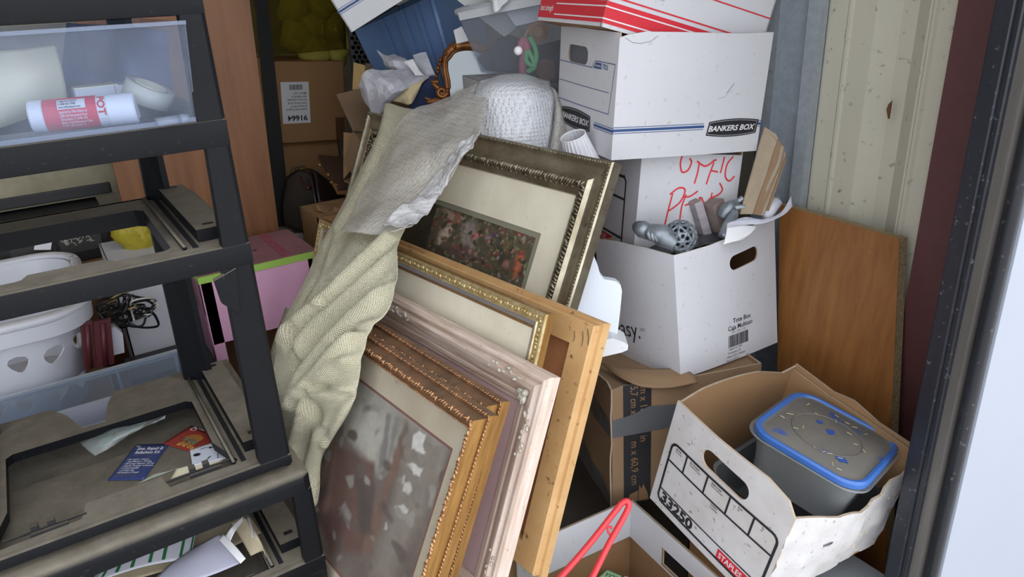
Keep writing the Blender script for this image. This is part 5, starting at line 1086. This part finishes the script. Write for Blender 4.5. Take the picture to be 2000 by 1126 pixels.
toy('', 'white carton half seen beside the lid in the toy bin', 'box', quad('white_slab', [P(985,20,2.11),P(1052,5,2.11),P(1058,42,2.10),P(1008,54,2.10)], m_white, None, .02))
m_film = clear('white_film', (226,228,232), .72, .25, bump=30)
toy('', 'crumpled white plastic bag spilling over the toy bin rim', 'plastic bag', net_obj('plastic_bag', Gq([[(940,-60,2.09),(970,-62,2.06),(1005,-60,2.08)],[(948,-15,2.07),(968,-10,2.03),(998,-12,2.05)],[(960,8,2.06),(968,24,2.03),(985,6,2.04)]]), m_film, None, .002, lambda a_, b_, p: .014*noise.noise(p*32)))
wcc = plain_carton('white_carton', 'white carton under the toy bin behind the bubble wrap', (1.07,1.80,.92), (1.33,2.02,1.255), m_white, -15)
plain_carton('brown_carton', 'large brown carton under the white carton and toy bin', (1.06,1.81,0), (1.34,2.02,.918), m_kd, -15)
o = quad('white_slip', [P(886,60,2.2),P(902,52,2.2),P(916,80,2.18),P(892,86,2.18)], m_paper, None, .002); tag(o, 'white paper slip between the blue tote and the toy bin', 'paper')
# crumpled papers and folders on the open carton
m_pap = mat('crumpled_paper', (206,206,216), .65, rgb2=(184,184,196), vscale=20, bump=.1, bscale=30); m_man = mat('manila', (204,186,148), .65, var=.06)
def pq(rows, d): return [[P(640+x*460/1877, y*276/1126, d+dd) for x, y, dd in r_] for r_ in rows]
wob = lambda s, a: (lambda u, v, p: a*(abs(noise.noise(p*s))-.2)+a*.5*noise.noise(p*s*2.3))
pa = [('paper_sheet', 'big crumpled white sheet draped over the open carton', [[(265,760,.05),(265,640,.0),(310,570,0),(450,555,.05)],[(330,850,.02),(380,700,-.06),(480,640,-.08),(600,560,.04)],[(360,940,.03),(440,800,-.04),(560,720,-.09),(720,590,.04)],[(365,950,.03),(500,810,-.03),(640,700,-.06),(850,600,.04)]], 2.38, m_pap, .012),
      ('paper_sheet', 'white folded sheet sticking up behind the crumpled one', [[(390,395,.1),(480,430,.08),(600,450,.06)],[(430,480,.06),(520,500,.0),(640,500,.02)],[(490,550,.04),(580,560,.0),(740,590,.0)]], 2.46, m_pap, .008),
      ('paper_sheet', 'white corner of paper pointing up by the gold mirror', [[(680,440,.04),(730,430,.03),(785,425,.03)],[(700,500,.02),(760,500,.0),(815,500,0)],[(745,590,.02),(800,600,.0),(862,612,.0)]], 2.42, m_pap, .006),
      ('manila_folder', 'tan manila folder tucked under the crumpled white sheet', [[(500,800,.02),(600,720,.0),(700,660,.0),(790,630,.02)],[(560,810,.01),(640,770,-.02),(720,700,-.01),(760,650,.0)],[(600,822,.0),(650,832,-.02),(690,790,-.01),(740,690,0)]], 2.33, m_man, .002),
      ('paper_sheet', 'small white slip wedged upright between the folded sheets', [[(605,490,.02),(680,470,.0)],[(660,550,.0),(730,560,.0)],[(700,600,.0),(770,600,.0)]], 2.40, m_paper, .004)]
for nm, lab, rows, d_, m, a in pa: tag(net_obj(nm, grid_surface(pq(rows, d_), 3, 3), m, None, .001, wob(11, a*2.2), smooth=False), lab, 'folder' if 'folder' in nm else 'paper')
o = quad('navy_cloth', pq([[(740,620,.05),(880,600,.05)],[(640,880,.02),(830,900,.05)]], 2.36)[0]+pq([[(830,900,.05),(640,880,.02)]], 2.36)[0], mat('navy_cloth', (34,50,92), .7), None, .01); tag(o, 'navy blue fabric showing between the manila folder and the mirror', 'cloth')
plain_carton('brown_carton', 'brown carton under the crumpled papers and the blue tote', (.96,2.02,0), (1.34,2.27,1.02), m_kd)
plain_carton('brown_carton', 'brown carton standing behind the silver frame under the mirror', (.985,1.66,0), (1.055,1.80,1.10), m_kd)
# ---------------- plane helpers for things draped over the frames ----------------
def plane_pt(root, px, py, off):
    M = root.matrix_world; n = M.to_3x3().col[2].normalized(); p0 = M.translation+n*off; r_ = ray(px, py); return CAM+r_*((p0-CAM).dot(n)/r_.dot(n))
bpy.context.view_layer.update()
fE, fF = bpy.data.objects['picture_frame.003'], bpy.data.objects['picture_frame.004']
def topx(p):
    q = p-CAM; c = [sum(AX[i][k]*q[i] for i in range(3)) for k in range(3)]; return c[0]/c[2]*FPX+CX, c[1]/c[2]*FPX+CY
def seg_d(p, a, b_):
    ax_, ay_ = b_[0]-a[0], b_[1]-a[1]; L2 = ax_*ax_+ay_*ay_ or 1; t = max(0, min(1, ((p[0]-a[0])*ax_+(p[1]-a[1])*ay_)/L2)); dx, dy = p[0]-a[0]-t*ax_, p[1]-a[1]-t*ay_
    return math.hypot(dx, dy), (ax_*dy-ay_*dx)
def folds(px, F):
    h = 0
    for pts, w, a in F:
        d = min(seg_d(px, u, v)[0] for u, v in zip(pts, pts[1:])); k = a*math.exp(-(d/w)**2)
        h = max(h, k) if a > 0 else min(h, k)
    return h
def weave_mat():
    m = mat('cream_waffle_cloth', (214,206,176), .9, var=.07, vscale=9, rgb2=(198,190,158)); N = m.node_tree.nodes; L = m.node_tree.links; b = N['Principled BSDF']; tc = N.new('ShaderNodeUVMap'); tc.uv_map = 'UVMap'; h = []
    for ax_ in ('X', 'Y'):
        w = N.new('ShaderNodeTexWave'); w.bands_direction = ax_; w.inputs['Scale'].default_value = 26; w.inputs['Distortion'].default_value = .6; L.new(tc.outputs[0], w.inputs['Vector']); h.append(w)
    ml = N.new('ShaderNodeMath'); ml.operation = 'MULTIPLY'; L.new(h[0].outputs['Fac'], ml.inputs[0]); L.new(h[1].outputs['Fac'], ml.inputs[1])
    bp = N.new('ShaderNodeBump'); bp.inputs['Strength'].default_value = .9; bp.inputs['Distance'].default_value = .004
    mx = N.new('ShaderNodeMix'); mx.data_type = 'RGBA'; src = b.inputs['Base Color'].links[0].from_socket; L.new(src, mx.inputs[6]); mx.inputs[7].default_value = (*lin((240,236,212)), 1); L.new(ml.outputs[0], mx.inputs[0]); L.new(mx.outputs[2], b.inputs['Base Color']); L.new(ml.outputs[0], bp.inputs['Height']); L.new(bp.outputs[0], b.inputs['Normal']); b.inputs['Sheen Weight'].default_value = .2
    return m
m_cloth = weave_mat()
def add_uv(o, h, w, su, sv):
    me = o.data; uv = me.uv_layers.new(name='UVMap'); n = h*w
    for lp in me.loops: k = lp.vertex_index % n; uv.data[lp.index].uv = ((k % w)/(w-1)*su, (k//w)/(h-1)*sv)
# cream cloth: rows from the top of the silver frame down to the front frame
cl = [((752,204,2.20),(812,212,2.10)), ((738,262,2.10),(838,290,1.92)), ((702,335,2.0),(828,372,1.84)), ((664,408,1.88),(806,425,1.72)), ((622,486,1.80),(778,474,1.57)), ((588,560,1.665),(776,540,1.455)), ((556,622,1.63),(760,600,1.385)),
 ((540,680,1.59),(722,650,1.36)), ((531,745,1.575),(704,716,1.35)), ((540,815,1.56),(690,790,1.36)), ((556,880,1.565),(648,856,1.44)), ((578,935,1.55),(625,905,1.49)), ((596,1000,1.54),(606,985,1.53))]
ctrl = []
for l, r_ in cl: ctrl.append([P(*[l[i]+(r_[i]-l[i])*k/5 for i in range(2)], l[2]+(r_[2]-l[2])*k/5+.02*abs(2*k/5-1)**4) for k in range(6)])
G = grid_surface(ctrl, 16, 17)
F = [([(760,215),(735,300),(690,400),(640,480)], 16, .012), ([(800,440),(740,500),(660,580),(590,640),(552,668)], 15, .026), ([(775,470),(720,540),(640,620),(585,690)], 13, .022), ([(765,560),(700,620),(640,680),(600,730),(575,790)], 15, .020), ([(735,640),(690,660),(640,720),(590,770)], 14, .024),
     ([(660,440),(640,520),(590,600),(560,680)], 14, .012), ([(705,700),(660,712),(625,745),(600,800)], 12, .020), ([(690,760),(650,765),(610,775)], 10, .020), ([(690,790),(655,850),(640,858)], 14, .020), ([(600,800),(580,860),(570,930)], 13, .016), ([(630,830),(612,900),(600,980)], 12, .014), ([(720,430),(690,490),(650,540)], 16, .010)]
C_ = [([(792,452),(720,535),(640,612),(592,655)], 6, -.020), ([(768,545),(716,585),(672,630),(610,690)], 6, -.014), ([(728,645),(690,652),(668,668)], 6, -.016), ([(585,650),(582,700),(578,720)], 6, -.016), ([(684,772),(650,764),(622,752)], 7, -.012), ([(612,770),(618,810),(640,850)], 7, -.010), ([(650,460),(625,540),(580,615)], 7, -.010)]
dd = lambda u, v, p: (lambda q: 1.35*(folds(q, F)+1.2*folds(q, C_))+.0015*noise.noise(p*25))(topx(p)) * min(1, 6*v+.15, 6*(1-v)+.15)
FRT = [(fA,.995,.775,.040),(fB,.98,.52,.040),(fC,.868,.53,.026),(fD,.85,.49,.036),(fE,.58,.485,.040),(fF,.56,.52,.040)]
INV = [(f.matrix_world.inverted(), f.matrix_world.to_3x3().col[2].normalized(), L_, H_, t_) for f, L_, H_, t_ in FRT]
def clear_of(p, gap=.008):
    for _ in range(2):
        for Mi, n, L_, H_, t_ in INV:
            q = Mi @ p
            if -L_-.002 < q.x < .01 and -H_ < q.y < .012 and -.03 < q.z < t_+gap: p = p+n*(t_+gap-q.z)
    return p
for it in range(5):
    G = [[clear_of(p) for p in r_] for r_ in G]
    if it < 4: G = [[(G[i][j]*2+G[max(i-1,0)][j]+G[min(i+1,len(G)-1)][j]+G[i][max(j-1,0)]+G[i][min(j+1,len(G[0])-1)])/6 if 0 < i < len(G)-1 and 0 < j < len(G[0])-1 else G[i][j] for j in range(len(G[0]))] for i in range(len(G))]
i0, j0 = len(G)//2, len(G[0])//2
nn = (G[i0][j0+1]-G[i0][j0-1]).cross(G[i0+1][j0]-G[i0-1][j0])
if nn.dot(CAM-G[i0][j0]) < 0: G = [row[::-1] for row in G]
o = net_obj('draped_cloth', G, m_cloth, None, .003, dd); md = o.modifiers.new('relax', 'SMOOTH'); md.factor = .5; md.iterations = 5; add_uv(o, len(G), len(G[0]), 1.0, 3.4)
cloth = o; tag(cloth, 'cream waffle cloth draped over the left ends of the picture frames', 'cloth')
# a hanging lower fold of the same cloth down the side
ctrl = [[plane_pt(fE, x, y, of) for x, y, of in r_] for r_ in ([(560,600,.0),(600,640,.03),(650,690,.03)], [(528,700,.0),(570,740,.03),(630,760,.03)], [(528,800,.0),(560,830,.03),(620,850,.02)], [(548,900,.01),(575,920,.03),(610,930,.02)], [(560,1000,.0),(580,1010,.02),(600,1010,.02)])]
G2 = grid_surface(ctrl, 8, 8); o2 = net_obj('under_fold', G2, m_cloth, None, .003, lambda u, v, p: .006*math.sin(v*14)); add_uv(o2, len(G2), len(G2[0]), .5, 2.2); adopt(o2, cloth)
# bubble wrap
m_bub = clear('bubble_wrap_film', (236,233,228), .40, .12, (244,242,238), bump='bubbles', spec=1)
m_bub2 = clear('bubble_wrap_doubled', (222,224,230), .70, .16, (236,236,240), bump='bubbles', spec=.9)
rows = [[(962,152,1.93),(925,164,1.97),(880,190,2.02),(852,204,2.06)], [(945,215,1.80),(890,218,1.88),(830,220,1.96),(790,230,2.0)], [(932,262,1.71),(880,275,1.76),(805,270,1.86),(752,288,1.96)], [(902,305,1.695),(855,320,1.735),(778,330,1.80),(718,352,1.88)], [(866,362,1.68),(825,375,1.70),(748,385,1.73),(688,410,1.78)], [(838,408,1.65),(795,420,1.64),(732,432,1.65),(668,446,1.715)], [(802,438,1.59),(770,446,1.59),(717,456,1.63),(666,453,1.695)]]
G = [[clear_of(p, .02) for p in r_] for r_ in grid_surface([[P(*q) for q in r_] for r_ in rows], 10, 8)]
o = net_obj('bubble_wrap', G, m_bub, None, .003, lambda u, v, p: .012*noise.noise(p*8)+.004*noise.noise(p*26)); tag(o, 'clear bubble wrap sheet hanging over the corner of the silver frame', 'bubble wrap')
ed = [[(936,262,1.70),(918,262,1.715)], [(904,304,1.68),(868,312,1.715)], [(868,361,1.665),(822,374,1.685)], [(842,406,1.635),(775,408,1.62)], [(804,440,1.575),(745,440,1.595)]]
x = net_obj('crinkled_fold', grid_surface([[P(*q) for q in r_] for r_ in ed], 8, 10), clear('wrap_fold', (236,236,238), .42, .08, (240,240,242), bump='bubbles', spec=1), None, .002, lambda u, v, p: .012*noise.noise(p*38)+.005*noise.noise(p*90)); adopt(x, o)
rows = [[(938,160,1.96),(975,150,1.96),(1030,148,1.96),(1072,158,1.98)], [(925,190,1.90),(970,172,1.86),(1030,170,1.86),(1082,190,1.90)], [(930,230,1.88),(975,225,1.84),(1035,225,1.84),(1078,235,1.88)], [(935,275,1.87),(980,280,1.84),(1030,290,1.84),(1068,292,1.86)], [(940,330,1.88),(985,340,1.86),(1030,345,1.86),(1062,345,1.88)]]
bw = thing('wrapped_parcel', 'parcel in shiny bubble wrap standing behind the silver frame', 'parcel')
adopt(net_obj('bubble_wrap', Gq(rows), m_bub2, None, .003, lambda u, v, p: .006*noise.noise(p*12)+.003*noise.noise(p*40)), bw)
rows = [[(1072,165,1.96),(1085,178,1.94),(1092,195,1.96)], [(1080,220,1.92),(1092,225,1.89),(1108,240,1.92)], [(1064,285,1.90),(1085,285,1.86),(1108,290,1.90)], [(1060,340,1.90),(1082,345,1.87),(1105,345,1.90)]]
adopt(net_obj('wrap_tail', Gq(rows), m_bub, None, .002, lambda u, v, p: .006*noise.noise(p*20)), bw)
cc = [P(952,185,1.96),P(1066,180,1.96),P(1060,340,1.92),P(950,335,1.94)]; cc[2].z = cc[3].z = .66; quad('wrapped_core', cc, m_white, bw, .05)
# white pleated shade by the file box
c = P(1130,300,1.74); ls = thing('pleated_shade', 'white pleated lamp shade squeezed between the wrapped parcel and the file box', 'lamp shade', Matrix.Translation(c) @ Matrix.Rotation(R_(-20), 4, 'Y'))
vs = []; fs = []; n = 48
for r_, z in ((.030,.045),(.050,-.06)):
    for k in range(n): q = 2*math.pi*k/n; rr = r_*(1.0 if k % 2 else .94); vs.append((rr*math.cos(q), rr*math.sin(q), z))
fs = [(k,(k+1)%n,n+(k+1)%n,n+k) for k in range(n)]; obj('pleats', vs, fs, m_white, ls); MB().lathe([(.029,.044),(.031,.046),(.030,.048),(.028,.046)], 32).build('top_ring', m_paper, ls, True)
# white curved bracket
br = thing('curved_bracket', 'white painted curved bracket between the tan canvas frame and the tote box', 'bracket')
m_wpt = mat('white_gloss_paint', (214,220,232), .4); m_wpt2 = mat('chipped_white_paint', (214,216,220), .5, specks=.3, speckc=(150,140,128), spscale=60)
prof = [(1120,470),(1160,500),(1168,520),(1172,535),(1180,545),(1192,547),(1203,549),(1212,556),(1215,568),(1211,610),(1205,662),(1120,668)]
dB = 1.63
fr_ = [P(x, y, dB) for x, y in prof]; dv = (P(1170,600,1.0)-CAM).normalized(); bk = [p+Vector((.55,.83,0))*.018 for p in fr_]; n = len(prof)
obj('bracket_plate', fr_+bk, [tuple(range(n)), tuple(range(n,2*n))[::-1]]+[(i,(i+1)%n,n+(i+1)%n,n+i) for i in range(n)], m_wpt, br, recalc=True)
q = [(1120,676),(1196,660),(1219,668),(1227,674),(1226,683),(1214,688),(1120,710)]; fr_ = [P(x, y, dB-.03) for x, y in q]; bk = [p+Vector((.55,.83,0))*.06 for p in fr_]; n = len(q)
obj('moulded_ledge', fr_+bk, [tuple(range(n)), tuple(range(n,2*n))[::-1]]+[(i,(i+1)%n,n+(i+1)%n,n+i) for i in range(n)], m_wpt2, br, recalc=True)
# ---------------- things in the tote box ----------------
m_pewter = mat('pewter', (150,158,166), .4, metal=.55, var=.3, vscale=30, rgb2=(104,112,120))
def fig(rows, nm, root, m=m_pewter, n=8): adopt(MB().tube(spline([P(*r_[:3]) for r_ in rows], 5), [v.x for v in spline([(r_[3],0,0) for r_ in rows], 5)], n).build(nm, m, None, True), root)
an = thing('pewter_ornament', 'pewter fish-like ornament at the left in the tote box', 'ornament')
fig([(1240,440,1.74,.010),(1252,446,1.73,.020),(1266,452,1.73,.019),(1282,455,1.72,.022),(1298,462,1.72,.026),(1320,478,1.72,.018)], 'body', an, n=12)
for i in range(6): fig([(1268+7*i,446+2*i,1.715,.004),(1266+7*i,456+2*i,1.705,.007),(1270+7*i,468+2*i,1.705,.003)], 'fin', an, n=6)
# openwork ball
ob = thing('openwork_ball', 'openwork pewter ball with round holes in the tote box', 'ornament', Matrix.Translation(P(1328,462,1.74)))
bm = bmesh.new(); bmesh.ops.create_icosphere(bm, subdivisions=2, radius=.038)
bm.verts.ensure_lookup_table(); faces = []
me = bpy.data.meshes.new('openwork_shell'); 
bmesh.ops.dissolve_limit(bm, angle_limit=.01, verts=bm.verts, edges=bm.edges); bm.to_mesh(me); bm.free(); me.materials.append(m_pewter); o = bpy.data.objects.new('openwork_shell', me); COL.objects.link(o); o.parent = ob
md = o.modifiers.new('w', 'WIREFRAME'); md.thickness = .011; md.use_even_offset = False; md = o.modifiers.new('s', 'SUBSURF'); md.levels = 1; md.render_levels = 1
MB().ball((0,0,0), .026, 16).build('inner_shadow_core', mat('core_shade', (50,54,58), .6, metal=.3), ob, True)  # dark core colour stands in for the shade inside the openwork
m_lav = mat('weathered_lilac_wood', (176,170,178), .8, rgb2=(140,130,132), vscale=14, stretch=(1,1,3), bump=.15); m_lav2 = mat('weathered_brown_wood', (158,146,142), .8, rgb2=(118,104,100), vscale=12, bump=.15)
def block(name, label, p0, p1, w, t, m, roll=0):
    a, c = P(*p0), P(*p1); z = (a-c).normalized(); x = z.cross((CAM-a).normalized()).normalized(); y = z.cross(x)
    M = Matrix((x, y, z)).transposed().to_4x4() @ Matrix.Rotation(R_(roll), 4, 'Z'); M.translation = c; L = (a-c).length
    root = thing(name, label, 'wood block', M, 'wood offcuts in the tote box'); smooth_angle(MB().box((-w/2,-t/2,0),(w/2,t/2,L), bev=.0015).build('wood_grain_body', m, root), 40); MB().box((-w/2+.002,-t/2+.002,L),(w/2-.002,t/2-.002,L+.0006)).build('sawn_end', m_lav2, root); return root
block('wood_offcut', 'narrow lilac grey wood offcut standing upright in the tote box', (1356,392,1.86), (1386,492,1.92), .022, .04, m_lav, 25)
block('wood_offcut', 'wider brown grey wood offcut leaning right in the tote box', (1388,394,1.88), (1418,478,1.93), .040, .05, m_lav2, 40)
an2 = thing('pewter_ornament', 'small pewter ornament with tube ends behind the leaning wood offcut', 'ornament')
fig([(1452,386,1.86,.007),(1440,394,1.86,.008),(1428,402,1.85,.014),(1418,412,1.85,.018),(1410,425,1.85,.014)], 'body', an2); fig([(1456,404,1.85,.007),(1446,404,1.85,.008),(1436,406,1.85,.010)], 'tube_end', an2); fig([(1436,412,1.84,.010),(1424,440,1.82,.016),(1412,465,1.80,.014)], 'stem', an2)
dk = MB(); b.box((0,0,0),(.01,.01,.01)); 
o = net_obj('dark_packing', Gq([[(1262,470,1.90),(1310,462,1.92),(1380,448,1.94),(1445,435,1.95)],[(1262,484,1.86),(1315,476,1.86),(1385,464,1.86),(1440,450,1.88)],[(1270,500,1.82),(1325,492,1.82),(1390,478,1.82),(1440,468,1.84)]]), mat('dark_packing_film', (70,72,76), .3, var=.4, vscale=30), None, .004, lambda u, v, p: .014*noise.noise(p*30)); tag(o, 'dark crinkled packing film around the ornaments in the tote box', 'packing film')
# folded cardboard
fd = thing('folded_cardboard', 'folded layered brown cardboard standing in the tote box against the wall', 'cardboard')
m_fold = mat('folded_board', (160,144,124), .8, rgb2=(142,126,106), vscale=12)
lay = [[(1494,248,1.90),(1516,262,1.90),(1530,292,1.88),(1476,418,1.84),(1446,418,1.84)], [(1520,272,1.89),(1533,294,1.88),(1484,420,1.83),(1472,418,1.835)], [(1526,280,1.895),(1535,300,1.885),(1492,420,1.84),(1480,420,1.84)], [(1530,288,1.90),(1536,310,1.89),(1500,418,1.85),(1490,420,1.85)]]
for k, q in enumerate(lay):
    fp = [P(x, y, d_) for x, y, d_ in q]; off = Vector((.30,.95,0))*.004; n = len(fp)
    obj('layer', fp+[p+off for p in fp], [tuple(range(n)), tuple(range(n,2*n))[::-1]]+[(i,(i+1)%n,n+(i+1)%n,n+i) for i in range(n)], m_fold if k % 2 == 0 else m_kraft2, fd, recalc=True)
adopt(MB().tube(spline([P(1528,286,1.885),P(1520,320,1.87),P(1500,365,1.855),P(1482,415,1.84)], 5), .006, 6).build('rounded_fold', m_fold, None, True), fd)
np_ = thing('rolled_newsprint', 'rolled white newsprint tube beside the folded cardboard', 'paper roll'); adopt(MB().tube([P(1518,392,1.88),P(1494,424,1.86)], .014, 14).build('paper_tube', m_wp2, None, True), np_); adopt(MB().ball(P(1518.5,391.5,1.878), .0115, 12, sc=(1,.2,1)).build('tube_opening', m_greyink, None, True), np_)
o = net_obj('newsprint_sheet', Gq([[(1420,436,1.80),(1455,424,1.82),(1490,428,1.83),(1525,415,1.86),(1545,382,1.90)],[(1418,456,1.79),(1455,440,1.81),(1492,436,1.82),(1530,420,1.85),(1548,402,1.89)]]), m_wp2, None, .001); tag(o, 'printed white newsprint strip draped over the right of the tote box', 'paper')
D = Decal(); D.text('To respond to this Notice of Proposed Rule, see www.usps.com', .0075, (0,0), 0, 0, sx=.8); vsx = max(x for x, y, z in D.v)
def npf(u, v, w): t = u/vsx; return P(1428+t*66, 433-10*math.sin(t*1.6)+4*t*1.5-v*700, 1.806+.02*t-.004)
adopt(D.build('printed_line', m_blue, None, npf), o)
o = net_obj('newsprint_sheet', Gq([[(1420,444,1.78),(1452,440,1.80),(1478,442,1.82)],[(1416,465,1.77),(1444,462,1.78),(1470,452,1.80)],[(1412,478,1.77),(1432,472,1.77),(1452,468,1.79)]]), m_paper, None, .001); tag(o, 'white newsprint fold tucked under the printed strip in the tote box', 'paper')
# ---------------- tubs in the 33250 box ----------------
m_lid = mat('blue_lid', (62,108,184), .35, var=.15, vscale=10); 
m_lidd = mat('dusty_blue_lid', (104,102,98), .75, rgb2=(116,110,102), vscale=16, specks=.8, speckc=(52,80,150), spscale=20)
m_tub = clear('clear_tub', (190,194,196), .32, .15, (232,236,238))
BMx = s33.matrix_world.copy()
tubM = BMx @ Matrix.Translation((.195,.248,.208)) @ Matrix.Rotation(R_(14), 4, 'Z') @ Matrix.Rotation(R_(-3), 4, 'X')
tub = thing('lidded_tub', 'clear food tub with a dusty blue snap lid in the 33250 box', 'food tub', tubM)
def rr3(hx_, hy_, r_, z, n=6): return [(x, y, z) for x, y in rrect(-hx_, -hy_, hx_, hy_, r_, n)]
def loft(nm, loops, m, root, cap0=False, cap1=False, smooth=True):
    n = len(loops[0]); vs = [p for l in loops for p in l]; fs = [(i*n+k, i*n+(k+1)%n, (i+1)*n+(k+1)%n, (i+1)*n+k) for i in range(len(loops)-1) for k in range(n)]
    if cap0: fs.append(tuple(range(n))[::-1])
    if cap1: fs.append(tuple((len(loops)-1)*n+k for k in range(n)))
    o = obj(nm, vs, fs, m, root); smooth_angle(o, 40); return o
HX, HY = .117, .126
loft('tub_wall', [rr3(HX*.80,HY*.80,.03,-.075), rr3(HX*.86,HY*.86,.035,-.02), rr3(HX*.97,HY*.97,.045,.03), rr3(HX*1.08,HY*1.07,.05,.034), rr3(HX*1.08,HY*1.07,.05,.038)], m_tub, tub, True)
loft('lid_rim', [rr3(HX*1.02,HY*1.01,.05,.034), rr3(HX*1.02,HY*1.01,.05,.044), rr3(HX*.98,HY*.975,.047,.048), rr3(HX*.93,HY*.935,.044,.047), rr3(HX*.91,HY*.92,.042,.043)], m_lid, tub)
loft('lid_panel', [rr3(HX*.915,HY*.925,.042,.0432), rr3(HX*.84,HY*.86,.035,.042), rr3(HX*.80,HY*.82,.033,.0445), rr3(HX*.2,HY*.2,.012,.0455)], m_lidd, tub, False, True)
b = MB(); b.tube([(x,y,.0462) for x,y in [(HX*.62*math.cos(q*.2618),HY*.55*math.sin(q*.2618)) for q in range(25)]], .0015, 6, cap=False); b.build('moulded_oval', m_lidd, tub, True)
b = MB(); r = random.Random(9)
m_dustb = mat('wiped_blue', (50,84,160), .5)
for x, y, s in ((-.03,.03,.010),(.0,.015,.012),(.055,-.06,.013)):
    n = 9; b.add([(x+s*(.5+.7*r.random())*math.cos(2*math.pi*k/n), y+s*(.5+.7*r.random())*math.sin(2*math.pi*k/n), .0462) for k in range(n)], [tuple(range(n))]); b.build('wiped_patch', m_dustb, tub); b = MB()
tub2M = BMx @ Matrix.Translation((.19,.215,.078)) @ Matrix.Rotation(R_(10), 4, 'Z')
tub2 = thing('stacked_tub', 'dark clear tub with a green label under the blue lidded tub', 'food tub', tub2M)
loft('tub_wall', [rr3(HX*1.0,HY*1.0,.03,-.07), rr3(HX*1.1,HY*1.1,.035,.055), rr3(HX*1.16,HY*1.16,.04,.058), rr3(HX*1.16,HY*1.16,.04,.063)], mat('smoky_tub', (96,96,98), .3), tub2, True)
MB().box((HX*.2,-HY*1.11,-.02),(HX*.9,-HY*1.09,.03)).build('green_label', mat('green_label', (60,110,52), .5, var=.3, vscale=60), tub2)
# straw on the boxes
m_straw = mat('straw', (206,190,150), .8)
b = MB(); r = random.Random(21)
for i in range(70):
    u, v = r.uniform(.02,.30), r.uniform(.03,.34); zc = .0065 if r.random() < .3 else None
    if zc is None: continue
    q = r.random()*6.28; b.tube([(u,v,.007),(u+.008*math.cos(q),v+.008*math.sin(q),.009)], .0006, 4)
for i in range(26):
    u, v = r.uniform(.20,.36), r.uniform(.02,.22); q = r.random()*6.28; p0 = sf['right'](u, v, .0015); b.tube([p0, sf['right'](u+.007*math.cos(q), v+.007*math.sin(q), .002)], .0007, 4)
for i in range(22):
    x, y = r.uniform(-.09,.09), r.uniform(-.10,.10); q = r.random()*6.28; b.tube([s33.matrix_world.inverted() @ tubM @ Vector((x,y,.0475)), s33.matrix_world.inverted() @ tubM @ Vector((x+.010*math.cos(q),y+.010*math.sin(q),.049))], .0006, 4)
o = b.build('straw_bits', m_straw, s33); o['kind'] = 'stuff'
# ---------------- red hanger and green card in the open box ----------------
hg = thing('coat_hanger', 'red plastic coat hanger standing in the open white carton', 'hanger')
m_hang = mat('red_hanger_plastic', (204,52,60), .35)
ap = P(1224,980,1.30); la = P(1060,1165,1.20); ra = P(1130,1175,1.24)
pts = [la, P(1140,1075,1.255), P(1200,1000,1.292), P(1214,983,1.30), P(1225,978,1.302), P(1228,988,1.302), P(1218,1010,1.295), P(1190,1060,1.275), ra, ra.lerp(la, .5)+Vector((0,0,-.02)), la]
adopt(MB().tube(spline(pts, 5), .0052, 10).build('hanger_bar', m_hang, None, True), hg)
adopt(MB().tube(spline([P(1195,1045,1.282),P(1189,1040,1.282),P(1187,1032,1.283),P(1191,1028,1.284),P(1196,1030,1.285)], 4), .0022, 6).build('strap_notch', m_hang, None, True), hg)
o, fn = flat('green_note', 'green printed note at the bottom of the open white carton', 'paper', [(1186,1112),(1214,1124),(1200,1150),(1160,1135)], .20, mat('green_note', (140,186,140), .6)); D = Decal(); D.text('YOU', .35, (.1,.55), 0, 0); x = D.build('print', m_ink, None, fn, 0); x.parent = o
o, fn = flat('white_note', 'white slip beside the green note in the open carton', 'paper', [(1220,1124),(1240,1130),(1236,1150),(1210,1146)], .19, m_paper)
# grey tub and dark debris below the 33250 box
gt = thing('grey_lidded_tub', 'grey plastic tub under the corner of the 33250 box by the black seal', 'tub', pose((1.05,.60,0), 0)); 
loft('tub_wall', [[(x+.14,y+.10,z) for x,y,z in rr3(.12,.08,.03,0)], [(x+.14,y+.10,z) for x,y,z in rr3(.135,.095,.03,.24)], [(x+.14,y+.10,z) for x,y,z in rr3(.145,.105,.03,.243)], [(x+.14,y+.10,z) for x,y,z in rr3(.145,.105,.03,.255)]], mat('grey_tub', (130,134,140), .4), gt, True, True)
plain_carton('brown_carton', 'low brown carton on the floor under the 33250 box', (1.08,.80,0), (1.34,.96,.34), m_kd)
# dead leaf stuck on the ribbed wall
lf = thing('dead_leaf', 'curled brown dead leaf stuck to the ribbed wall', 'leaf')
q = [(1743,196),(1741,212),(1739,224),(1738,232),(1734,232),(1732,220),(1731,214),(1735,203)]; n = len(q); fr_ = [PX(x, y, 1.640) for x, y in q]; bk = [PX(x, y, 1.642) for x, y in q]
obj('blade', fr_+bk, [tuple(range(n)), tuple(range(n,2*n))[::-1]]+[(i,(i+1)%n,n+(i+1)%n,n+i) for i in range(n)], mat('leaf_brown', (112,74,44), .7, var=.3, vscale=60), lf, recalc=True); MB().tube([PX(1743,196,1.638),PX(1735,230,1.638)], .0008, 5).build('midrib', mat('leaf_rib', (86,54,32), .7), lf)
